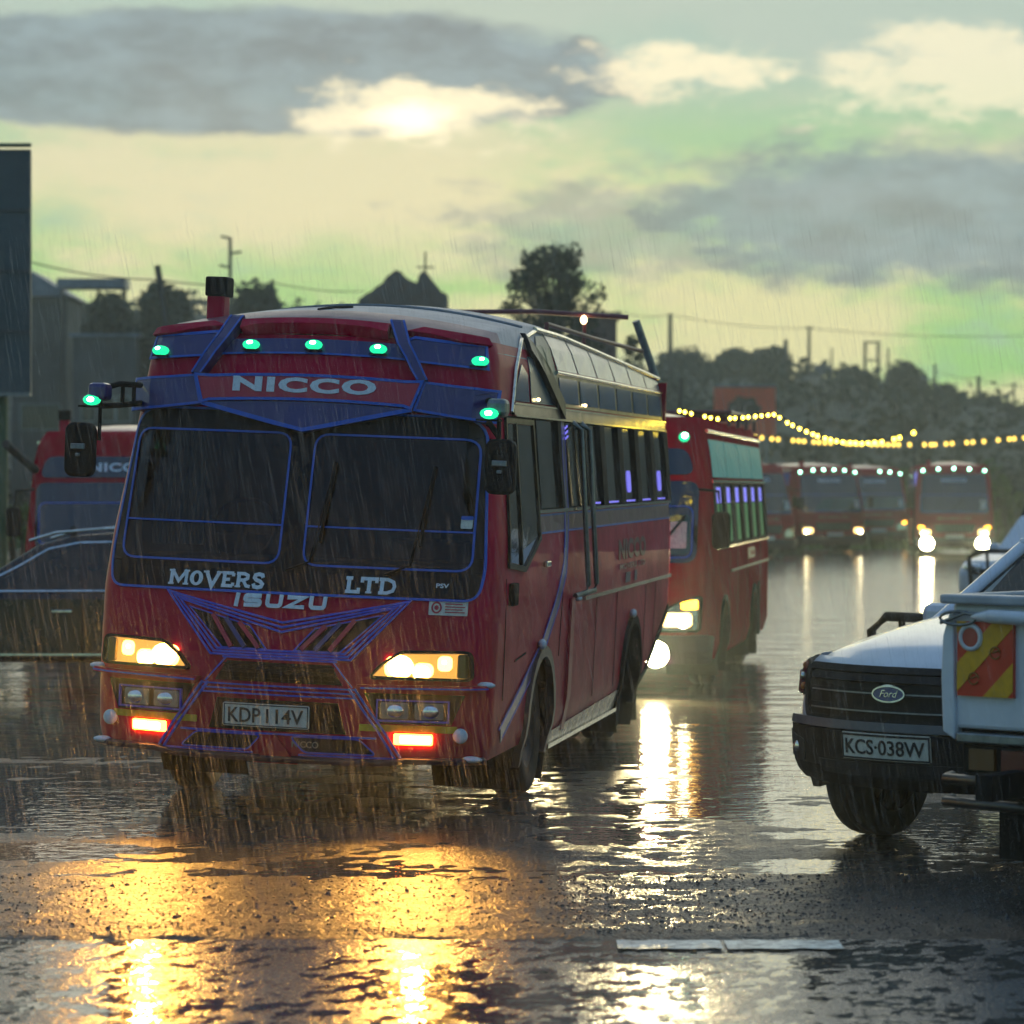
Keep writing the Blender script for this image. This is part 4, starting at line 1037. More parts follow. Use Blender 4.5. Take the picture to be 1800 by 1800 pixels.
        if s > 0:
            sw = [(2.98, 2.50), (2.90, 1.9), (2.74, 1.50), (2.45, 1.27), (2.0, 1.02), (1.2, .75), (.56, .55)]
            sp = P(wrap(B(), ribbon2d(sw, .12), sm, .005, .004, .12), 'swoosh_stripe', NAVY)
            o = B(); wrap(o, ribbon2d([(y - .06, z + .03) for y, z in sw], .016), sm, .0065, .004, .12); wrap(o, ribbon2d([(y + .06, z - .03) for y, z in sw], .016), sm, .0065, .004, .12); P(o, 'swoosh_line', BLUE2, sp)
            for k in range(3): P(wrap(B(), ribbon2d([(2.99, 2.38 + .035 * k), (3.12, 2.40 + .035 * k)], .015), sm, .017, .003, .3), 'door_led', VIOLET)
            # passenger door: recess lines and grab rails
            P(wrap(B(), poly2d([(3.02, .36), (3.17, .36), (3.17, 1.28), (3.02, 1.28)]), sm, .002, .018, .3), 'door_post', REDP)
            for y in (3.36, 3.74):
                r_ = B(); r_.tube([sm(y - .02, 2.50, .02), sm(y, 2.45, .075), sm(y, 1.36, .075), sm(y - .04, 1.31, .07), sm(y - .22, 1.29, .02)], .019, 8); P(r_, 'grab_rail', GREYM)
            r_ = B(); r_.ball(sm(3.22, 1.27, .03), (.03, .05, .02), 8, 5); P(r_, 'door_lamp', LETTER)
            r_ = B(); r_.box(sm(1.95, 1.55, .02), (.03, .15, .04)); P(r_, 'door_handle', CHROME, bevel=.008)
            r_ = B(); r_.box(sm(.70, 1.40, .02), (.04, .14, .14)); P(r_, 'door_hinge', MATTE, bevel=.008)
            for pts in ([(.55, 1.50), (.60, .75)], [(2.72, 1.45), (2.66, .9)], [(.95, .97), (1.35, 1.0)]):
                P(wrap(B(), ribbon2d(pts, .012), sm, .001, .003, .3), 'panel_gap', MATTE)
            for y in (4.3, 5.35, 7.0, 7.6): P(wrap(B(), ribbon2d([(y, .50), (y, 1.23)], .012), sm, .001, .003, .3), 'panel_gap', mat('seam dark red', (.07, .012, .015), .6))
            P(wrap(B(), text2d('NICCO', 1.55, .16, 5.35, 1.47, .05, 1.1), sm, .001, .003, .4), 'side_lettering', mat('dark maroon letters', (.10, .015, .02), .4))
            P(wrap(B(), text2d('MOVERS', .95, .045, 5.4, 1.395, .02), sm, .001, .003, .4), 'side_lettering', mat('faint letters', (.28, .12, .11), .4))
            P(wrap(B(), text2d('LTD', .40, .045, 6.45, 1.395, .02), sm, .001, .003, .4), 'side_lettering', mat('faint letters', (.28, .12, .11), .4))
            for y, q in ((5.75, .26), (6.25, .14)): P(wrap(B(), poly2d([(y, 1.285), (y + q, 1.285), (y + q, 1.365), (y, 1.365)]), sm, .001, .003, .4), 'side_sticker', mat('grey sticker', (.24, .20, .19), .6, var=.4, vscale=25))
        # upper works: chrome band, blue glass, slanting roof lights, rail
        P(wrap(B(), poly2d([(1.05, 2.50), (8.45, 2.50), (8.45, 2.585), (1.05, 2.585)]), sm, .003, .02, .3), 'cantrail', mat('brushed cantrail', (.40, .33, .32), .22, .9, var=.5, vscale=5))
        o = B()
        for zz in (2.505, 2.582): wrap(o, ribbon2d([(1.05, zz), (8.45, zz)], .012), sm, .02, .012, .5)
        P(o, 'cantrail_trim', CHROME)
        P(wrap(B(), poly2d([(2.85, 2.60), (8.43, 2.60), (8.43, 2.82), (2.85, 2.82)]), sm, .003, .006, .2), 'upper_window_frame', mat('bronze frame', (.16, .12, .05), .3, .7, var=.5, vscale=8))
        for k in range(6):
            a = 2.92 + .92 * k
            P(wrap(B(), poly2d([(a, 2.625), (a + .80, 2.625), (a + .80, 2.80), (a, 2.80)]), sm, .011, .004, .3), 'upper_window', BLUEGL)
            P(wrap(B(), poly2d([(a, 2.85), (a + .86, 2.85), (a + .86, ze(a + .86) - .035), (a, ze(a) - .035)]), sm, .006, .005, .3), 'roof_light_pane', PALEGL)
        o = B(); o.tube([Vector(sm(y, min(3.12, ze(y)) - .012, .012)) for y in [2.6 + .42 * i for i in range(15)]], .022, 8); P(o, 'gutter_rail', CHROME)
        o = B(); o.tube([Vector(sm(y, 2.832, .012)) for y in (2.85, 8.43)], .014, 6); P(o, 'roof_light_trim', CHROME)
        P(wrap(B(), poly2d([(1.12, 2.60), (1.70, 2.60), (1.70, 2.78), (1.5, 2.84)]), sm, .004, .006, .2), 'front_quarter_light', BLUEGL)
        P(wrap(B(), poly2d([(1.78, 2.60), (2.72, 2.60), (2.0, 2.90), (1.80, 2.90)]), sm, .004, .006, .2), 'front_quarter_light', PALEGL)
        P(wrap(B(), poly2d([(2.15, 2.93), (2.88, 2.64), (2.88, 3.08), (2.5, 3.06)]), sm, .004, .006, .2), 'quarter_panel', mat('dull steel panel', (.10, .11, .09), .35, .6, var=.4, vscale=4))
        P(wrap(B(), ribbon2d([(1.86, 3.00), (2.92, 2.57)], .12), sm, .012, .035, .2), 'quarter_strut', BLACK)
        o = B(); o.tube([Vector(sm(y, z, .01)) for y, z in ((1.0, 2.52), (1.25, 2.80), (1.75, 3.0), (2.6, 3.10))], .016, 6); P(o, 'quarter_trim', CHROME)
        if s > 0:
            for y, z in ((1.95, 2.625), (3.95, 2.63)):
                P(B().ball(sm(y, z, .025), (.012, .045, .012), 8, 5), 'strip_light', STRIPL)
        # skirt, arches, markers
        P(wrap(B(), poly2d([(2.52, .285), (5.70, .285), (5.70, .45), (2.52, .39)]), sm, .003, .012, .3), 'side_skirt', mat('skirt purple black', (.035, .018, .04), .25, var=.4, mud=.5))
        P(wrap(B(), ribbon2d([(2.52, .292), (5.72, .292)], .03), sm, .004, .035, .5), 'skirt_trim', CHROME)
        P(wrap(B(), poly2d([(6.85, .36), (8.47, .94), (8.47, 1.0), (6.85, .42)]), sm, .003, .012, .3), 'rear_skirt', MATTE)
        for a in wy:
            arc = [(a + .515 * cos(q * pi / 16), .46 + .515 * sin(q * pi / 16)) for q in range(-2, 19)]
            P(wrap(B(), ribbon2d(arc, .07), sm, -.02, .05, 0), 'wheel_arch_lip', mat('arch lip', (.03, .015, .02), .35, mud=.6) if a < 3 else MATTE)
            w_ = B(); vs = []
            for xx in (1.20, .62):
                vs += [(s * xx, a + .52 * cos(q * pi / 16), .46 + .52 * sin(q * pi / 16)) for q in range(-4, 21)]
            w_.add(vs, [(i, i + 1, 26 + i, 25 + i) for i in range(24)], True); P(w_, 'wheel_well', MATTE)
            P(B().ball(sm(a - .15, 1.03, .03), (.03, .05, .035), 8, 5), 'side_marker', LETTER)
        mf = B(); mf.box((s * .98, 6.95, .33), (.46, .02, .46)); mf.make('mudflap', MATTE, root)
        wheel(root, (s * 1.07, wy[0], WR), WR, .25, s, rimmat=DRIM)
        wheel(root, (s * 1.0, wy[1], WR), WR, .25, s, rimmat=DRIM); wheel(root, (s * .72, wy[1], WR), WR, .25, s, rimmat=DRIM)
        if s > 0: tk = B(); tk.box((.92, 4.4, .42), (.40, 1.3, .34)); tk.make('fuel_tank', MATTE, root, bevel=.03)
    for a in wy:
        o = B(); o.tube([(-.95, a, WR), (.95, a, WR)], .07, 10); o.ball((0, a, WR), (.2, .2, .18)); o.make('axle', MATTE, root)
    o = B()
    for x in (-.42, .42): o.box((x, 3.9, .62), (.09, 7.0, .18))
    for y in (.7, 2.8, 4.5, 7.2): o.box((0, y, .6), (.84, .1, .12))
    P(o, 'chassis', MATTE)
    o = B(); o.box((0, 4.1, .78), (2.2, 6.8, .05)); P(o, 'floor_pan', MATTE)
    o = B(); o.box((0, 8.49, 1.95), (2.3, .04, 1.95)); P(o, 'rear_panel', RED)
    # roof rack at the tail
    rk = B()
    rk.tube([(-.9, 8.2, 3.47), (.0, 8.2, 3.50), (.83, 8.2, 3.475)], .022); rk.tube([(-.9, 8.2, 3.47), (-.9, 8.3, 2.95)], .022)
    rk.tube([(.45, 8.2, 3.485), (.45, 8.2, 3.05)], .018)
    rk.tube([(.80, 4.2, 3.22), (.90, 6.0, 3.19), (.95, 8.3, 3.19)], .018); rk.tube([(-.95, 4.2, 3.1), (-.95, 8.3, 3.19)], .018); rk.tube([(.80, 4.2, 3.22), (.80, 4.2, 3.05)], .018)
    P(rk, 'roof_rack', mat('rack maroon', (.13, .02, .03), .4))
    o = B(); o.tube([(.885, 8.3, 3.45), (1.07, 8.47, 2.93)], .035); P(o, 'ladder_rail', GREYM)
    P(B().ball((.45, 8.15, 3.44), (.03, .03, .04), 8, 5), 'rack_lamp', STRIPL)
    return root
def rl(p, r=.02): 
    """open polyline with rounded bends"""
    o = [p[0]]
    for i in range(1, len(p) - 1):
        c = Vector(p[i]); a = Vector(p[i - 1]) - c; b_ = Vector(p[i + 1]) - c
        d = min(r, a.length * .45, b_.length * .45); a = c + a.normalized() * d; b_ = c + b_.normalized() * d
        for j in range(4):
            t = j / 3; o.append(tuple(a * (1 - t) ** 2 + c * 2 * t * (1 - t) + b_ * t * t))
    return o + [p[-1]]
main_bus()
# ================================================================== the other buses
REDB = mat('dusty bus red paint', (.36, .010, .028), .5, var=.30, vscale=2.2, bump=.05, bscale=60, mud=.22, spec=.0)
def hw_b(z): return interp(z, [.3, .45, 1.3, 2.3, 2.6, 2.72], [1.10, 1.15, 1.16, 1.09, 1.03, .95])
def F_b(x, z):
    h = hw_b(z); r = .24; c = min(r, max(0, abs(x) - (h - r)))
    return interp(z, [.3, .45, .9, 1.25, 2.1, 2.5, 2.65, 2.72], [.06, 0, .0, .04, .30, .44, .55, .70]) + .10 * (x / 1.1) ** 2 + r - sqrt(r * r - c * c)
TEALG = emit('teal lit panel', (.02, .34, .36), .30)
GREENW = emit('green lit window', (.03, .36, .10), .26)
VIOLW = emit('violet lit panel', (.22, .22, 1.0), .9)
WSD = mat('dark windscreen', (.012, .016, .016), .07, spec=.9, var=.3, vscale=3)
def minibus(loc, yaw, label, top_lamps=(), lamps=None, fog=None, amber=False, lit=False, band_text=True, snork=True, blue_side=False, beam=0, green_pane=False, low=False, wind2=True, LEN=7.2, fogx=.80, group='red buses in the yard'):
    root = empty('bus', loc, yaw, label, 'bus', group)
    P = lambda b_, name, m_, par=root, **k: b_.make(name, m_, par, None, **k)
    fm = front_map(F_b, hw_b); wy = (1.7, 5.4)
    def sk(c):
        x, y, z = c
        return abs(x) > hw_b(z) - .02 and any((y - a) ** 2 + (z - .42) ** 2 < .46 ** 2 for a in wy)
    surf = lambda t, z: (lambda x: (x, F_b(x, z), z))(hw_b(z) * (sin(t * pi / 2) * .75 + t * .25))
    P(shell([(z, hw_b(z), LEN) for z in [.3 + .0807 * i for i in range(31)]], surf, 27, 90, sk), 'body_shell', REDB)
    vs = []; ts = [-1.05] + [-1 + i / 8 for i in range(17)] + [1.05]; ysr = [.0, .15, .4, .9, 1.8, 4, 6, LEN]
    for y in ysr:
        for t in ts:
            x = max(-1, min(1, t)) * .95; yy = max(y, F_b(x, 2.7) + .4 * y) if y < 1.5 else y
            vs.append((x if abs(t) <= 1 else math.copysign(.99, t), yy, (2.70 + interp(y, [0, .4, 1.8, LEN], [.0, .05, .12, .11]) * (1 - t * t)) if abs(t) <= 1 else 2.62))
    n = len(ts); q = B(); q.add(vs, [(i * n + j, i * n + j + 1, (i + 1) * n + j + 1, (i + 1) * n + j) for i in range(len(ysr) - 1) for j in range(n - 1)], True)
    P(q, 'roof', mat('red roof', (.36, .02, .04), .3, var=.35, vscale=2.5, coat=.4))
    # glazing
    up_ = rpoly([(-.98, 2.14), (.98, 2.14), (.90, 2.40), (-.90, 2.40)], .10, 4)
    lo = rpoly([(-1.02, 1.28), (1.02, 1.28), (1.02, 2.08), (-1.02, 2.08)], .12, 4)
    if not wind2: lo = rpoly([(-1.02, 1.28), (1.02, 1.28), (.92, 2.45), (-.92, 2.45)], .12, 4)
    if wind2: P(wrap(B(), poly2d(up_), fm, .004, .008, .12), 'upper_windscreen', WSD)
    w_ = P(wrap(B(), poly2d(lo), fm, .004, .008, .12), 'windscreen', WSD)
    q = B(); wrap(q, ribbon2d(rpoly([(-.97, 1.33), (.97, 1.33), (.97, 1.83), (-.97, 1.83)], .08, 4), .014, True), fm, .013, .004, .12); P(q, 'windscreen_line', BLUE, w_)
    for a_ in (-.1, .55): P(B().tube([fm(a_, 1.3, .04), fm(a_ + .35, 1.73, .035)], .012, 5), 'wiper', MATTE, w_)
    q = P(wrap(B(), poly2d(rrect(.76, .92, 1.42, 1.68, .01)), fm, .013, .003), 'windscreen_sticker', PLATEW, w_)
    if green_pane: P(wrap(B(), poly2d(rpoly([(-.6, 1.36), (.95, 1.36), (.95, 1.75), (-.3, 1.7)], .06)), fm, .013, .002), 'windscreen_painted_reflection', mat('green painted reflection', (.02, .07, .03), .1, spec=.8), w_)  # green reflection painted as a thin patch over the windscreen
    if band_text: P(wrap(B(), text2d('NICCO', .74, .11, -.37, 2.21, .04, 1.1), fm, .014, .003), 'lettering_nicco', LETTER)
    P(wrap(B(), text2d('MOVERS LTD', 1.0, .085, -.5, 1.10, .02), fm, .003, .003), 'lettering_movers', mat('dull letters', (.30, .24, .15), .5))
    # face
    P(wrap(B(), poly2d(rpoly([(-.55, .72), (.55, .72), (.62, .98), (-.62, .98)], .05)), fm, .003, .01), 'grille', MATTE)
    for k in range(3): P(wrap(B(), ribbon2d([(-.54, .78 + .065 * k), (.54, .78 + .065 * k)], .014), fm, .012, .012), 'grille_bar', GREYM)
    P(wrap(B(), poly2d(rpoly([(-1.10, .34), (1.10, .34), (1.12, .58), (-1.12, .58)], .04)), fm, .004, .09), 'bumper', mat('dark bumper', (.03, .012, .03), .3, var=.3), bevel=.02)
    pt = P(wrap(B(), poly2d(rrect(-.26, .26, .56, .67, .01)), fm, .1, .008), 'number_plate', PLATEW)
    for s in (-1, 1):
        hs = rpoly([(s * .66, .62), (s * 1.04, .62), (s * 1.06, .96), (s * .86, .90), (s * .66, .80)], .04)
        hl = P(wrap(B(), poly2d(hs), fm, .003, .012), 'headlight', REFL)
        P(wrap(B(), ribbon2d(hs, .02, True), fm, .004, .03), 'headlight_bezel', MATTE, hl)
        if lit:
            P(wrap(B(), poly2d(rrect(*sorted((s * .70, s * .98)), .66, .80, .04)), fm, .016, .01), 'headlight_glow', WARMR, hl)
            P(B().ball(fm(s * .90, .69, .04), (.045, .02, .04), 10, 6), 'headlight_bulb', WARM, hl)
        P(wrap(B(), poly2d(rrect(*sorted((s * .88, s * 1.03)), .83, .92, .02)), fm, .016, .012), 'indicator', AMBER2 if amber else mat('amber lens', (.45, .12, .02), .25, spec=.6), hl)
        if fog:
            rad = fog; c = fm(s * fogx, .44, .10)
            fl = P(B().lathe([(rad * 1.12, .03), (rad * 1.12, -.03), (rad, -.035)], c, 'y', 20), 'fog_lamp', MATTE)
            P(B().ball((c.x, c.y - .02, c.z), (rad, .03, rad), 20, 8), 'fog_lamp_lens', WARM, fl)
            if beam: spot('fog_beam', root, c + Vector((0, -.12, .02)), c + Vector((-.3 * s * 0, -8, -.3)), beam, (1, .80, .40), 110, .9, .06)
        m_ = B(); m_.tube([(s * 1.04, .30, 2.0), (s * 1.24, .12, 1.98), (s * 1.27, .12, 1.7)], .016, 6); arm = P(m_, 'mirror_arm', MATTE)
        m_ = B(); m_.prism(rrect(s * 1.27 - .09, s * 1.27 + .09, 1.42, 1.78, .05), .06, .15); P(m_, 'mirror', MATTE, bevel=.02)
        sm = side_map(hw_b, s)
        P(wrap(B(), poly2d([(.75, 1.42), (LEN - .06, 1.42), (LEN - .06, 2.06), (.95, 2.06)]), sm, .002, .006, .3), 'window_band', MATTE)
        for k in range(6):
            a = .98 + (LEN - 1.2) / 6 * k; c_ = a + (LEN - 1.2) / 6 - .32
            pn = P(wrap(B(), poly2d([(a, 1.45), (c_, 1.45), (c_, 2.03), (a, 2.03)]), sm, .009, .004, .4), 'side_window', SKYGL)
            if lit and fog and LEN > 7.3:
                P(wrap(B(), poly2d([(a + .16, 1.46), (c_ - .16, 1.46), (c_ - .16, 1.85), (a + .16, 1.85)]), sm, .014, .003, .4), 'window_glow', GREENW, pn)
                P(wrap(B(), poly2d([(a + .16, 1.86), (c_ - .16, 1.86), (c_ - .16, 2.02), (a + .16, 2.02)]), sm, .014, .003, .4), 'window_glow', VIOLW, pn)
        for k in range(7):
            a = .98 + (LEN - 1.2) / 6 * k - .30
            if k: P(wrap(B(), poly2d([(a, 1.44), (a + .28, 1.44), (a + .28, 2.05), (a, 2.05)]), sm, .004, .03, .4), 'window_pillar', MATTE)
        P(wrap(B(), ribbon2d([(.75, 1.41), (LEN - .03, 1.41)], .025), sm, .004, .02, .6), 'window_sill_trim', CHROME)
        P(wrap(B(), ribbon2d([(.75, 2.08), (LEN - .03, 2.08)], .03), sm, .004, .02, .6), 'cantrail_trim', CHROME)
        um = TEALG if (lit and fog and LEN > 7.3) else (VIOLW if (lit and fog) else (mat('royal blue panel', (.01, .05, .40), .4) if blue_side else PALEGL))
        for k in range(4):
            a = .95 + (LEN - 1.05) / 4 * k
            P(wrap(B(), poly2d([(a, 2.12), (a + (LEN - 1.05) / 4 - .07, 2.12), (a + (LEN - 1.05) / 4 - .07, 2.50), (a, 2.50)]), sm, .004, .006, .3), 'upper_side_panel', um if (um is not VIOLW or k < 1) else PALEGL)
        q = B(); q.tube([Vector(sm(y, 2.58, .015)) for y in (.9, LEN - .05)], .022, 6); P(q, 'gutter_rail', CHROME)
        P(wrap(B(), ribbon2d([(2.4, 1.15), (LEN - .05, 1.15)], .025), sm, .003, .015, .6), 'body_moulding', mat('dull moulding', (.2, .12, .11), .4))
        for y in (2.35, 3.3, 4.5, 6.3): P(wrap(B(), ribbon2d([(y, .42), (y, 1.36)], .014), sm, .001, .003, .4), 'panel_gap', mat('seam dark red', (.07, .012, .015), .6))
        P(wrap(B(), text2d('NICCO', .9, .13, 4.6, 1.22, .05), sm, .002, .003, .4), 'side_lettering', mat('faint letters', (.28, .12, .11), .4))
        for a in wy:
            P(wrap(B(), ribbon2d([(a + .475 * cos(j * pi / 14), .42 + .475 * sin(j * pi / 14)) for j in range(-2, 17)], .06), sm, -.02, .045, 0), 'wheel_arch_lip', MATTE)
            w2 = B(); vv = []
            for xx in (1.13, .6): vv += [(s * xx, a + .48 * cos(j * pi / 14), .42 + .48 * sin(j * pi / 14)) for j in range(-3, 18)]
            w2.add(vv, [(i, i + 1, 22 + i, 21 + i) for i in range(20)], True); P(w2, 'wheel_well', MATTE)
            wheel(root, (s * .93, a, .40), .40, .24, s)
        q = B(); q.box((s * .93, 6.0, .30), (.42, .02, .44)); P(q, 'mudflap', MATTE)
        q = B(); q.box((s * 1.14, 5.98, .62), (.08, .10, .62)); P(q, 'rear_guard', MATTE)
    for a in wy: P(B().tube([(-.9, a, .4), (.9, a, .4)], .06, 8), 'axle', MATTE)
    q = B(); q.box((0, LEN / 2 + .2, .60), (2.1, LEN - .8, .12)); P(q, 'chassis', MATTE)
    q = B(); q.box((0, LEN - .01, 1.5), (2.1, .04, 2.3)); P(q, 'rear_panel', REDB)
    if snork:
        q = B(); q.box((-.72, .85, 2.78), (.12, .14, .16)); sn = P(q, 'snorkel', RED, bevel=.01)
        q = B(); q.box((-.72, .85, 2.92), (.15, .17, .13)); P(q, 'snorkel_cap', MATTE, sn, bevel=.01)
    for x, z in top_lamps:
        lm = P(B().ball(fm(x, z, .03), (.055, .04, .05), 10, 6), 'marker_lamp', GREENL)
        P(B().ball(fm(x, z, .055), (.034, .03, .030), 8, 5), 'lamp_bulb', GREENB, lm)
    return root
minibus((.76, 28.8, 0), -radians(9.3), 'second red bus behind the leading one with round fog lamp lit and green windows', [(.86, 2.50), (-.86, 2.50)], fog=.13, amber=True, lit=True, beam=900, green_pane=True, LEN=7.5, fogx=.64)
rb = empty('roof_carrier', (1.86, 33.6, 2.68), -radians(9.3), 'low maroon luggage carrier on the roof of the second bus', 'roof rack')
for x in (-.75, .75): B().tube([(x, -1.6, .15), (x, 1.7, .15)], .03, 6).make('side_rail', mat('rack maroon', (.13, .02, .03), .4), rb)
for y in (-1.6, -.5, .6, 1.7):
    q = B(); q.tube([(-.75, y, .15), (.75, y, .15)], .028, 6); q.tube([(-.75, y, 0), (-.75, y, .15)], .022, 6); q.tube([(.75, y, 0), (.75, y, .15)], .022, 6); q.make('cross_rail', mat('rack maroon', (.13, .02, .03), .4), rb)
minibus((-4.80, 36.0, 0), radians(3), 'unlit red bus parked behind the black car at left', (), LEN=7.0)
fb = ((1678 - 900) * 87 / 5200, 87, 0)
minibus(fb, -radians(5.5), 'far red bus driving in at right with both headlights glaring', [(-.88, 2.52), (-.45, 2.56), (0, 2.58), (.45, 2.56), (.88, 2.52)], fog=.19, amber=True, lit=True, beam=800, wind2=False, LEN=7.0)
row = [(-.9, 2.50), (-.5, 2.55), (-.15, 2.57), (.2, 2.57), (.55, 2.55), (.9, 2.50)]
minibus(((1345 - 900) * 84 / 5200, 84, 0), radians(28), 'unlit red bus at the near end of the far parked row', (), LEN=7.0, wind2=False)
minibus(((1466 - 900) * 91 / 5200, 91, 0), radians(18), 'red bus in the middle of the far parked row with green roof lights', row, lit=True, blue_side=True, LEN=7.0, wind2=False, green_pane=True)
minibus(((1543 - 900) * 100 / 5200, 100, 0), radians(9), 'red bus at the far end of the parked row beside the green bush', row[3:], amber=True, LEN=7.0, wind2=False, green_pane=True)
# ================================================================== pickups and cars
WHITE = mat('white car paint', (.62, .65, .68), .22, var=.10, vscale=3, coat=.6, bump=.03, bscale=70, mud=.5)
WHITE2 = mat('white pickup body', (.60, .63, .66), .28, var=.14, vscale=3.5, coat=.4, bump=.03, bscale=70, mud=.35)
DKPLAS = mat('black bumper plastic', (.010, .010, .011), .6, spec=.22, var=.3, vscale=10, bump=.12, bscale=120)
ORED = mat('chevron red', (.62, .045, .015), .4, var=.12, vscale=12)
OYEL = mat('chevron yellow', (.66, .34, .01), .4, var=.22, vscale=14)
CARGL = mat('car glass', (.012, .018, .018), .06, spec=.45, var=.4, vscale=3)
def hw_f(z): return interp(z, [.36, .5, .8, 1.0, 1.12], [.86, .925, .935, .91, .84])
def F_f(x, z):
    h = hw_f(z); r = .20; c = min(r, max(0, abs(x) - (h - r)))
    return interp(z, [.36, .48, .70, .95, 1.04, 1.12], [.13, .02, .0, .03, .09, .22]) + .38 * (abs(x) / .93) ** 2.1 + r - sqrt(r * r - c * c)
def double_cab():
    A = radians(42)
    root = empty('pickup_truck', (2.03, 15.85, 0), -A, 'white pickup with black grille and oval badge facing left at the right edge', 'pickup')
    P = lambda b_, name, m_, par=root, **k: b_.make(name, m_, par, None, **k)
    fm = front_map(F_f, hw_f); LEN = 5.1; wy = (1.02, 4.2)
    def sk(c): return abs(c[0]) > hw_f(c[2]) - .02 and any((c[1] - a) ** 2 + (c[2] - .42) ** 2 < .45 ** 2 for a in wy)
    surf = lambda t, z: (lambda x: (x, F_f(x, z), z))(hw_f(z) * (sin(t * pi / 2) * .75 + t * .25))
    P(shell([(z, hw_f(z), LEN) for z in [.42 + .0362 * i for i in range(19)]], surf, 35, 80, sk), 'body_shell', WHITE)
    # bonnet: from the grille edge back to the cowl, a raised centre
    vs = []; nx = 25; ny = 14
    for j in range(ny):
        q = j / (ny - 1)
        for i in range(nx):
            t = -1 + 2 * i / (nx - 1); x = t * (.80 + .10 * q)
            y0 = F_f(x, 1.05) - .012; y = y0 + (1.62 - y0) * q
            z = 1.05 + .215 * q ** .62 - .05 * abs(t) ** 5 + .035 * (1 - t * t) * min(1, q * 4 + .3) + (.018 if abs(t) < .62 else 0) * min(1, q * 3)
            if j == 0: z -= .03
            vs.append((x, y, z))
    q = B(); q.add(vs, [(j * nx + i, j * nx + i + 1, (j + 1) * nx + i + 1, (j + 1) * nx + i) for j in range(ny - 1) for i in range(nx - 1)], True)
    P(q, 'bonnet', WHITE)
    for s in (-1, 1):
        q = B(); vs = []
        for j in range(10):
            y = .55 + j * .12; t = j / 9
            vs += [(s * (.80 + .10 * t + .004), y, 1.04 + .16 * t), (s * .905, y, 1.03 + .11 * t), (s * .93, y, .98), (s * .935, y, .85)]
        q.add(vs, [(j * 4 + k, j * 4 + k + 1, j * 4 + 5 + k, j * 4 + 4 + k) for j in range(9) for k in range(3)], True); P(q, 'front_wing', WHITE)
    P(B().ball(fm(-.70, 1.115, -.09), (.012, .012, .012), 8, 5), 'washer_jet', DKPLAS)
    # grille
    gp = rpoly([(-.66, .745), (.66, .745), (.70, 1.01), (-.70, 1.01)], .05)
    gr = P(wrap(B(), poly2d(gp), fm, .004, .012), 'grille', mat('grille black', (.007, .007, .008), .5, var=.3, spec=.2))
    P(wrap(B(), ribbon2d(gp, .035, True), fm, .012, .02), 'grille_surround', DKPLAS, gr)
    for z in (.815, .90, .965):
        P(wrap(B(), ribbon2d([(-.63, z), (.63, z)], .030), fm, .014, .022), 'grille_bar', DKPLAS, gr)
    for z in (.80, .897): P(wrap(B(), ribbon2d([(-.60, z), (.60, z)], .008), fm, .037, .004), 'bar_trim', GREYM, gr)
    ov = [(.098 * cos(t * pi / 14), .897 + .042 * sin(t * pi / 14)) for t in range(28)]
    bd = P(wrap(B(), poly2d(ov), fm, .038, .010), 'badge', mat('badge blue', (.01, .025, .13), .25, coat=.5))
    P(wrap(B(), ribbon2d(ov, .009, True), fm, .046, .007), 'badge_ring', CHROME, bd)
    P(wrap(B(), text2d('Ford', .10, .038, -.052, .880, .0, 1, .012), fm, .049, .003), 'badge_script', CHROME, bd)
    P(wrap(B(), poly2d([(-.80, .700), (.80, .700), (.78, .742), (-.78, .742)]), fm, .004, .055), 'bumper_strip', mat('bumper grey', (.09, .10, .11), .4, var=.2), bevel=.012)
    bp = P(wrap(B(), poly2d(rpoly([(-.90, .43), (.90, .43), (.925, .695), (-.925, .695)], .07)), fm, .003, .05), 'bumper', DKPLAS, bevel=.02)
    P(wrap(B(), poly2d(rpoly([(-.45, .47), (.45, .47), (.52, .54), (-.52, .53)], .03)), fm, .054, .006), 'air_intake', mat('intake black', (.005, .005, .005), .8), bp)
    P(wrap(B(), poly2d(rpoly([(-.72, .40), (.72, .40), (.80, .47), (-.80, .47)], .04)), fm, .0, .03), 'skid_lip', DKPLAS)
    pt = P(wrap(B(), poly2d(rrect(-.27, .27, .555, .695, .012)), fm, .075, .008), 'number_plate', PLATEW)
    P(wrap(B(), ribbon2d([(-.262, .563), (.262, .563), (.262, .687), (-.262, .687)], .010, True), fm, .0835, .002), 'plate_border', PLATEK, pt)
    P(wrap(B(), text2d('KCS·038W', .48, .082, -.24, .584, .012), fm, .084, .003), 'plate_characters', PLATEK, pt)
    for s in (-1, 1):
        hs = rpoly([(s * .70, .86), (s * .90, .87), (s * .905, 1.03), (s * .72, 1.02)], .03)
        hl = P(wrap(B(), poly2d(hs), fm, .004, .01), 'headlight', REFL)
        P(wrap(B(), ribbon2d(hs, .02, True), fm, .005, .02), 'headlight_bezel', DKPLAS, hl)
        for k in range(5): P(B().ball(fm(s * (.74 + .035 * k), .90 + .03 * (k % 3) + .02 * k, .02), (.022, .02, .022), 8, 5), 'lamp_reflector', CHROME if k % 2 else mat('amber lens', (.45, .12, .02), .25, spec=.6), hl)
        P(wrap(B(), poly2d(hs), fm, .03, .003), 'headlight_lens', LENS, hl)
        fr = P(wrap(B(), poly2d(rpoly([(s * .64, .50), (s * .86, .52), (s * .88, .66), (s * .64, .62)], .03)), fm, .054, .006), 'fog_recess', mat('intake black', (.005, .005, .005), .8))
        P(B().ball(fm(s * .72, .575, .058), (.032, .012, .03), 10, 6), 'fog_lamp', REFL, fr)
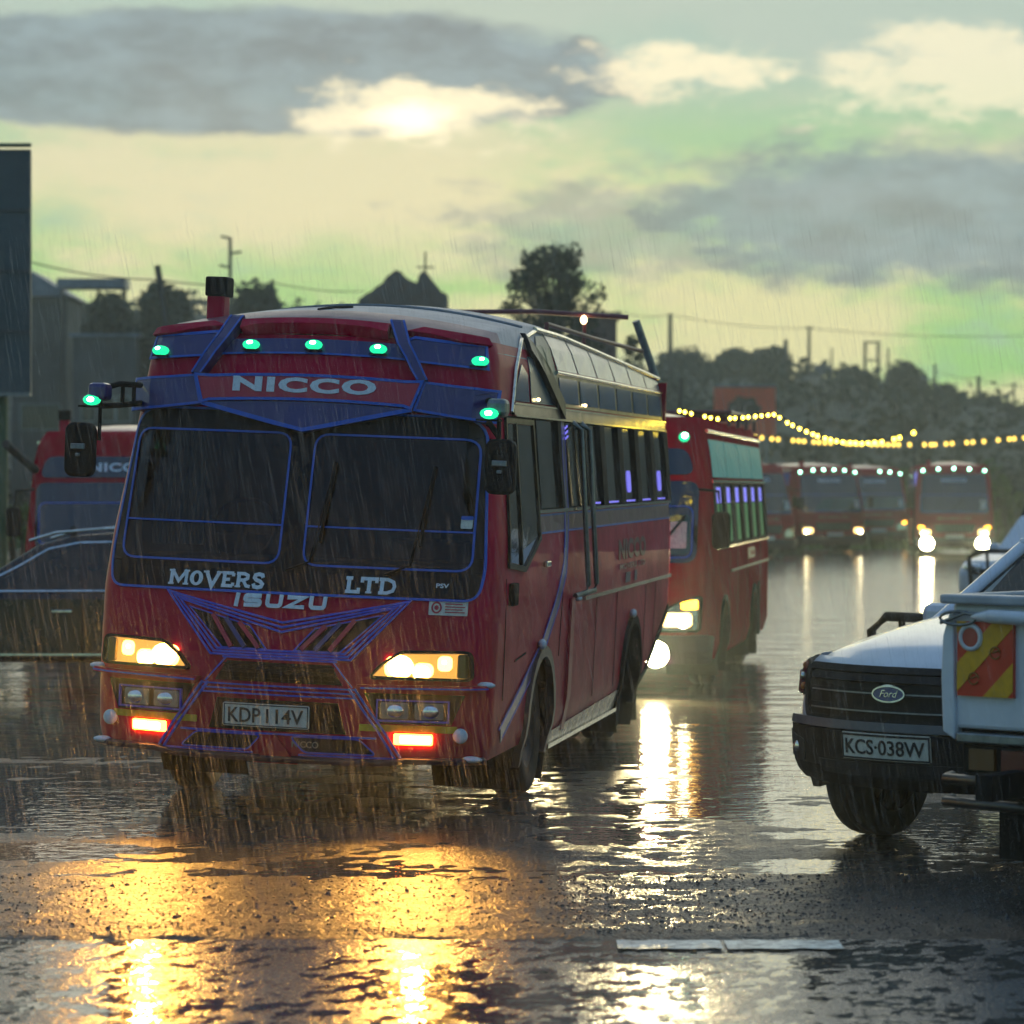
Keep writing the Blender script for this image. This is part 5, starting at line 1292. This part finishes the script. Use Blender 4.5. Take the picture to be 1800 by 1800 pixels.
        for a in wy:
            sm = side_map(hw_f, s)
            P(wrap(B(), ribbon2d([(a + .47 * cos(j * pi / 14), .42 + .47 * sin(j * pi / 14)) for j in range(-1, 16)], .09), sm, -.02, .05, 0), 'wheel_arch_lip', DKPLAS)
            w2 = B(); vv = []
            for xx in (.92, .45): vv += [(s * xx, a + .47 * cos(j * pi / 14), .44 + .47 * sin(j * pi / 14)) for j in range(0, 15)]
            w2.add(vv, [(i, i + 1, 16 + i, 15 + i) for i in range(14)], True); P(w2, 'wheel_well', MATTE)
            wheel(root, (s * .79, a, .385), .385, .265, s, .62)
        # cabin: pillars, glass
        q = B(); q.tube([(s * .82, 1.66, 1.20), (s * .70, 2.46, 1.66)], .045, 8); P(q, 'a_pillar', WHITE)
        q = B(); q.add([(s * .86, 1.9, 1.13), (s * .86, 3.75, 1.13), (s * .72, 3.55, 1.63), (s * .71, 2.5, 1.63)], [(0, 1, 2, 3)]); P(q, 'side_glass', CARGL)
        q = B(); q.box((s * .99, 1.95, 1.22), (.20, .14, .18)); P(q, 'door_mirror', WHITE, bevel=.05)
    q = B(); q.add([(-.81, 1.66, 1.20), (.81, 1.66, 1.20), (.69, 2.46, 1.65), (-.69, 2.46, 1.65)], [(0, 1, 2, 3)]); ws = P(q, 'windscreen', WSGL)
    q = B(); q.tube([(-.5, 1.63, 1.23), (.0, 1.66, 1.26), (.5, 1.63, 1.24)], .012, 6); P(q, 'wiper', MATTE, ws)
    q = B(); q.box((0, 1.85, 1.17), (1.6, .4, .04)); P(q, 'dashboard', DARKIN)
    for x in (-.4, .4):
        q = B(); q.box((x, 2.7, 1.25), (.5, .14, .6)); P(q, 'seat', SEATM, bevel=.04)
    q = B(); q.box((0, 3.1, 1.675), (1.46, 1.4, .06)); P(q, 'cab_roof', WHITE, bevel=.03)
    q = B(); q.box((0, 3.8, 1.40), (1.6, .06, .6)); P(q, 'cab_back', WHITE)
    q = B(); q.box((0, 4.5, 1.02), (1.5, 1.2, .1)); P(q, 'load_bed', DKPLAS)
    q = B(); q.box((0, 2.6, .55), (1.3, 4.4, .16)); P(q, 'chassis', MATTE)
    for a in wy: P(B().tube([(-.75, a, .385), (.75, a, .385)], .06, 8), 'axle', MATTE)
    return root
double_cab()
def rear_pickup():
    A = radians(42)
    S_ = Vector((cos(A), -sin(A), 0)); C_ = Vector((2.075, 14.2, 0)) + S_ * .90
    root = empty('pickup_truck', C_, -A, 'rear corner of a white pickup with red and yellow chevron plate, cut by right edge', 'pickup')
    P = lambda b_, name, m_, par=root, **k: b_.make(name, m_, par, None, **k)
    q = B(); q.box((0, .04, 1.155), (1.72, .06, .60)); tg = P(q, 'tailgate', WHITE2, bevel=.02)
    for s in (-1, 1):
        q = B(); q.prism([(s * .83, .80), (s * .90, .84), (s * .91, 1.10), (s * .90, 1.30), (s * .86, 1.42), (s * .84, 1.42)], -.015, .10); P(q, 'corner_post', WHITE2, bevel=.025)
        q = B(); q.box((s * .885, .85, 1.13), (.05, 1.46, .62)); P(q, 'bed_side', WHITE2, bevel=.02)
    q = B(); q.box((0, .02, 1.475), (1.80, .13, .045)); P(q, 'tailgate_rail', mat('rail grey', (.36, .38, .40), .35, var=.2), bevel=.012)
    for s in (-1, 1):
        q = B(); q.box((s * .89, .8, 1.475), (.06, 1.4, .04)); P(q, 'side_rail', mat('rail grey', (.36, .38, .40), .35, var=.2), bevel=.012)
    q = B(); q.box((0, .8, .83), (1.7, 1.5, .05)); P(q, 'bed_floor', DKPLAS)
    # rolled cover / strap lying along the gate
    q = B(); q.tube([(-.72, -.03, 1.395), (-.60, -.055, 1.40), (-.42, -.055, 1.395), (-.30, -.02, 1.385)], [.012, .034, .034, .012], 10); P(q, 'gate_handle', WHITE2)
    q = B(); q.tube([(-.80 + .10 * cos(t * pi / 8), -.035, 1.385 + .032 * sin(t * pi / 8)) for t in range(17)], .008, 6, False); q.tube([(-.90, -.03, 1.36), (-.76, -.035, 1.41), (-.64, -.04, 1.40)], .009, 6); P(q, 'retaining_cable', GREYM)
    # chevron plate
    x0, x1, z0, z1 = -.815, -.505, 1.015, 1.37
    q = B(); q.box(((x0 + x1) / 2, -.0, (z0 + z1) / 2), (x1 - x0, .03, z1 - z0)); cp = P(q, 'chevron_plate', ORED)
    def cl(pl):      # clip a stripe to the plate
        out_ = pl
        for ax, lim, sg in ((0, x0, 1), (0, x1, -1), (1, z0, 1), (1, z1, -1)):
            r2 = []
            for i in range(len(out_)):
                a, c = out_[i - 1], out_[i]; da = (a[ax] - lim) * sg; dc = (c[ax] - lim) * sg
                if (da < 0) != (dc < 0):
                    t = da / (da - dc); r2.append((a[0] + (c[0] - a[0]) * t, a[1] + (c[1] - a[1]) * t))
                if dc >= 0: r2.append(c)
            out_ = r2
            if not out_: break
        return out_
    for d in (-.28, .0, .30):
        pl = cl([(x0 - 1 + d + .0, z0 - 1 + .02), (x0 - 1 + d + .0, z0 - 1 + .155), (x0 + 1.5 + d, z0 + 1.5 + .155), (x0 + 1.5 + d, z0 + 1.5 + .02)])
        if len(pl) > 2:
            q = B(); q.prism(pl, -.0195, -.014); P(q, 'yellow_stripe', OYEL, cp)
    for x, z in ((-.72, 1.10), (-.60, 1.225)):
        q = B(); q.tube([(x + .028 * cos(t * pi / 6), -.021, z + .028 * sin(t * pi / 6)) for t in range(12)], .004, 4, False); q.tube([(x - .015, -.021, z), (x + .018, -.021, z + .012)], .004, 4); P(q, 'printed_mark', mat('mark brown', (.30, .12, .02), .6), cp)
    q = B(); q.lathe([(.001, -.026), (.045, -.026)], (-.735, 0, 1.295), 'y', 20); rf = P(q, 'round_reflector', mat('reflector red', (.35, .01, .015), .3, spec=.7))
    q = B(); q.lathe([(.045, -.022), (.047, -.032), (.064, -.032), (.067, -.016)], (-.735, 0, 1.295), 'y', 20); P(q, 'reflector_ring', mat('ring grey white', (.55, .56, .56), .35), rf)
    q = B(); q.box((0, .03, .815), (1.64, .10, .05)); P(q, 'sill_beam', GREYM, bevel=.01)
    for s in (-1, 1):
        q = B(); q.box((s * .50, .06, .715), (.60, .10, .135)); tl = P(q, 'tail_lamp_board', MATTE, bevel=.01)
        q = B(); q.box((s * .42, .0, .715), (.30, .03, .10)); P(q, 'tail_lamp', mat('unlit red lens', (.10, .006, .006), .3, spec=.5), tl)
        q = B(); q.box((s * .68, .0, .715), (.14, .03, .10)); P(q, 'indicator', mat('dull amber lens', (.10, .035, .008), .3, spec=.5), tl)
    for z in (.615, .505):
        q = B(); q.tube([(-.92, .10, z), (-.88, -.02, z), (-.3, -.06, z), (.3, -.06, z), (.88, -.02, z), (.92, .10, z)], .026, 8); P(q, 'step_bumper', mat('dark steel tube', (.06, .065, .07), .35, .7))
    for x in (-.45, .45):
        q = B(); q.box((x, .6, .62), (.09, 1.9, .12)); P(q, 'chassis_rail', MATTE)
    q = B(); q.box((-.52, .35, .44), (.16, .03, .20)); P(q, 'mounting_plate', GREYM)
    q = B(); q.box((-.70, .42, .36), (.30, .02, .34)); P(q, 'mudflap', MATTE)
    for s in (-1, 1): wheel(root, (s * .70, .90, .38), .38, .24, s)
    P(B().tube([(-.7, .9, .38), (.7, .9, .38)], .06, 8), 'axle', MATTE)
    q = B(); q.box((0, 2.35, 1.15), (1.65, 1.4, .75)); P(q, 'cab_body', WHITE2, bevel=.08)
    q = B(); q.prismx([(1.75, 1.52), (2.7, 1.52), (2.45, 1.72), (1.85, 1.72)], -.7, .7); P(q, 'cab_roof', WHITE2, bevel=.03)
    q = B(); q.box((0, 3.4, .95), (1.6, .9, .40)); P(q, 'bonnet', WHITE2, bevel=.08)
    for s in (-1, 1): wheel(root, (s * .70, 3.5, .38), .38, .22, s)
    return root
rear_pickup()
def suv(loc, rz, label, paint, chrome=True, L_=4.6, H=1.58, bull=False, snork=False, group=None):
    """estate / off-road car, nose toward local -y; side profile extruded, glass and trim set on it"""
    root = empty('car', loc, rz, label, 'car', group)
    P = lambda b_, name, m_, par=root, **k: b_.make(name, m_, par, None, **k)
    W = .90; wy = (.86, L_ - .95); wr = .35
    arch = lambda a: [(a + .42 * cos(pi - j * pi / 8), .36 + .42 * sin(pi - j * pi / 8)) for j in range(9)]
    lower = [(.02, .42), (.30, .26)] + arch(wy[0]) + arch(wy[1]) + [(L_ - .2, .30), (L_, .50), (L_ - .02, .98), (L_ - .25, 1.03), (1.35, 1.03), (.75, .99), (.22, .90), (.02, .74)]
    q = B(); q.prismx(lower, -W, W); P(q, 'body_shell', paint, bevel=.07)
    gh = [(1.12, 1.02), (L_ - .12, 1.02), (L_ - .42, H - .10), (L_ - .9, H - .02), (2.55, H), (2.15, H - .03), (1.85, H - .11)]
    n = len(gh); vs = [(-(W - .05 - .16 * max(0, (z - 1.02)) / .55), y, z) for y, z in gh] + [((W - .05 - .16 * max(0, (z - 1.02)) / .55), y, z) for y, z in gh]
    q = B(); q.add(vs, [tuple(range(n)), tuple(range(2 * n - 1, n - 1, -1))] + [(i, i + n, (i + 1) % n + n, (i + 1) % n) for i in range(n)]); P(q, 'cabin', paint, bevel=.03)
    inx = lambda z, o=0: W - .05 - .16 * (z - 1.02) / .55 + o
    for s in (-1, 1):
        sm = lambda y, z, o, s=s: Vector((s * inx(z, o), y, z))
        wins = [[(1.38, 1.05), (2.25, 1.05), (2.25, H - .11), (1.98, H - .15)], [(2.33, 1.05), (3.25, 1.05), (3.25, H - .10), (2.33, H - .10)], [(3.33, 1.06), (L_ - .38, 1.10), (L_ - .60, H - .14), (3.33, H - .10)]]
        for k, wpl in enumerate(wins): P(wrap(B(), poly2d(wpl), sm, .002, .006, .5), 'side_window', CARGL)
        if chrome:
            P(wrap(B(), ribbon2d([(1.30, 1.035), (L_ - .35, 1.045)], .018), sm, .004, .01, .5), 'waist_trim', CHROME)
            P(wrap(B(), ribbon2d([(1.20, 1.035), (1.65, H - .32), (1.95, H - .145), (2.25, H - .085), (2.8, H - .075), (L_ - .6, H - .11)], .018), sm, .004, .01, .5), 'window_trim', CHROME)
            q = B(); q.tube([Vector(sm(y, z, -.05)) for y, z in ((1.75, H - .07), (2.0, H + .005), (2.5, H + .045), (L_ - 1.2, H + .04), (L_ - .75, H - .01))], .018, 6); P(q, 'roof_rail', CHROME)
            q = B(); q.box((s * (W + .008), (wy[0] + wy[1]) / 2 + .02, .435), (.02, wy[1] - wy[0] - .9, .022)); P(q, 'sill_trim', CHROME)
        for y in (2.1, 3.1):
            q = B(); q.box((s * (W + .015), y, .845), (.03, .20, .028)); P(q, 'door_handle', CHROME if chrome else paint, bevel=.006)
        for y in (1.33, 2.29, 3.29):
            q = B(); q.box((s * (W + .001), y, .68), (.006, .012, .64)); P(q, 'door_gap', MATTE)
        q = B(); q.box((s * (W + .10), 1.40, 1.08), (.20, .12, .14)); P(q, 'door_mirror', paint, bevel=.04)
        for a in wy: wheel(root, (s * (W - .13), a, wr), wr, .22, s, .66, CHROME)
        q = B(); q.ball((s * .66, .09, .80), (.17, .10, .075), 12, 6); P(q, 'headlight', REFL)
        q = B(); q.ball((s * .70, L_ - .04, .85), (.12, .06, .10), 10, 6); P(q, 'tail_lamp', mat('unlit red lens', (.10, .006, .006), .3, spec=.5))
    q = B(); q.add([(-.72, 1.26, 1.05), (.72, 1.26, 1.05), (.66, 1.84, H - .13), (-.66, 1.84, H - .13)], [(0, 1, 2, 3)]); q.v = [(x, y - .02, z + .02) for x, y, z in q.v]; P(q, 'windscreen', CARGL)
    q = B(); q.box((0, .035, .68), (1.0, .05, .20)); P(q, 'grille', MATTE, bevel=.01)
    for k in range(3):
        q = B(); q.box((0, .005, .62 + .06 * k), (.96, .02, .016)); P(q, 'grille_bar', CHROME)
    q = B(); q.box((0, .02, .58), (.50, .03, .10)); P(q, 'number_plate', PLATEW)
    if bull:
        q = B(); q.tube([(-.62, -.02, .45), (-.62, -.10, .95), (-.45, -.12, 1.06), (.45, -.12, 1.06), (.62, -.10, .95), (.62, -.02, .45)], .036, 8); q.tube([(-.62, -.07, .72), (.62, -.07, .72)], .028, 8)
        for x in (-.3, .3): q.tube([(x, -.06, .5), (x, -.12, 1.05)], .026, 8)
        P(q, 'bull_bar', MATTE)
    return root
BLKP = mat('black car paint', (.012, .011, .012), .22, var=.25, vscale=3, coat=.25, spec=.35, mud=.25)
suv((-6.36, 28.9, 0), -radians(90), 'black estate car with chrome window trim beside the leading bus at left', BLKP)
suv((3.15, 21.6, 0), -radians(50), 'pale off-road car with bull bar half hidden behind the badged pickup', mat('pale green white paint', (.50, .56, .50), .25, coat=.5), False, bull=True, H=1.75)
suv((7.55, 45, 0), -radians(38), 'white off-road car far right below the far bus', WHITE, False, bull=True, H=1.9)
suv((8.35, 42, 0), -radians(38), 'second white car cut by the right edge beyond the pickups', WHITE2, False, H=1.75)
RAIN_N = 28000; HAZE = .0010
# ================================================================== loose stones, rain, haze
def gravel():
    q = B(); r2 = random.Random(3)
    for _ in range(8000):
        y = r2.uniform(13.2, 15.3); x = r2.uniform(-3.6, 3.6)
        if r2.random() > (.95 if x > .2 else .45): continue
        s = r2.uniform(.0025, .007) * (1.8 if r2.random() < .06 else 1)
        a = r2.uniform(0, 6.28); vs = []; zg = max(-.004, ground_h(x, y)) - .001
        for k in range(5): vs.append((x + s * 1.3 * cos(a + k * 1.257) * r2.uniform(.7, 1.2), y + s * 1.3 * sin(a + k * 1.257) * r2.uniform(.7, 1.2), zg))
        vs += [(x + (p[0] - x) * .55, y + (p[1] - y) * .55, zg + s * r2.uniform(.6, 1.1)) for p in vs]
        q.add(vs, [(k, (k + 1) % 5, 5 + (k + 1) % 5, 5 + k) for k in range(5)] + [(5, 6, 7, 8, 9)])
    tag(q.make('gravel', mat('wet gravel', (.035, .032, .028), .3, var=.5, vscale=30)), 'small wet stones and grit scattered on the rough verge', 'gravel', kind='stuff')
gravel()
RAINM = bpy.data.materials.new('falling water'); RAINM.use_nodes = True
_n = RAINM.node_tree.nodes; _l = RAINM.node_tree.links
for x in list(_n): _n.remove(x)
_o = _n.new('ShaderNodeOutputMaterial'); _t = _n.new('ShaderNodeBsdfTransparent'); _d = _n.new('ShaderNodeBsdfTranslucent'); _d.inputs[0].default_value = (.9, .9, .9, 1)
_e = _n.new('ShaderNodeBsdfDiffuse'); _e.inputs[0].default_value = (.8, .8, .8, 1)
_m0 = _n.new('ShaderNodeMixShader'); _m0.inputs[0].default_value = .3; _l.new(_d.outputs[0], _m0.inputs[1]); _l.new(_e.outputs[0], _m0.inputs[2])
_m = _n.new('ShaderNodeMixShader'); _m.inputs[0].default_value = .165; _l.new(_t.outputs[0], _m.inputs[1]); _l.new(_m0.outputs[0], _m.inputs[2]); _l.new(_m.outputs[0], _o.inputs[0])
q = B(); r3 = random.Random(11)
for _ in range(RAIN_N):
    Y = r3.uniform(12.5, 20) if r3.random() < .75 else r3.uniform(20, 45)
    px = r3.uniform(-60, 1860); x = (px - 900) * Y / 5200; z = (2.2 + .07 * Y) * r3.random() ** 1.9 + .02
    ln = r3.uniform(.06, .20); tx = .17 + r3.gauss(0, .025); ty = r3.gauss(0, .05); w_ = r3.uniform(.00025, .0006)
    a = Vector((x, Y, z)); c = a + Vector((-tx * ln, ty * ln, ln))
    q.add([a + Vector((w_, 0, 0)), a + Vector((-w_ * .5, w_ * .87, 0)), a + Vector((-w_ * .5, -w_ * .87, 0)), c + Vector((w_, 0, 0)), c + Vector((-w_ * .5, w_ * .87, 0)), c + Vector((-w_ * .5, -w_ * .87, 0))], [(0, 1, 4, 3), (1, 2, 5, 4), (2, 0, 3, 5)])
me = bpy.data.meshes.new('rain'); me.from_pydata(q.v, [], q.f); me.materials.append(RAINM)
ro = bpy.data.objects.new('rain', me); COL.objects.link(ro)
tag(ro, 'slanting rain drops falling across the whole yard', 'rain', kind='stuff')
# the damp air: one closed box round everything on the ground
hz_ = B(); hz_.box((0, 175, 19.0), (260, 370, 40.2)); ho = hz_.make('haze', MATTE)
hm = bpy.data.materials.new('damp air'); hm.use_nodes = True; nn = hm.node_tree.nodes
for x in list(nn): nn.remove(x)
oo = nn.new('ShaderNodeOutputMaterial'); vv_ = nn.new('ShaderNodeVolumePrincipled')
vv_.inputs['Color'].default_value = (.72, .88, .94, 1); vv_.inputs['Density'].default_value = HAZE; vv_.inputs['Anisotropy'].default_value = .80
hm.node_tree.links.new(vv_.outputs[0], oo.inputs['Volume'])
ho.data.materials[0] = hm
tag(ho, 'thin grey green rain haze hanging over the yard', 'haze', kind='stuff')
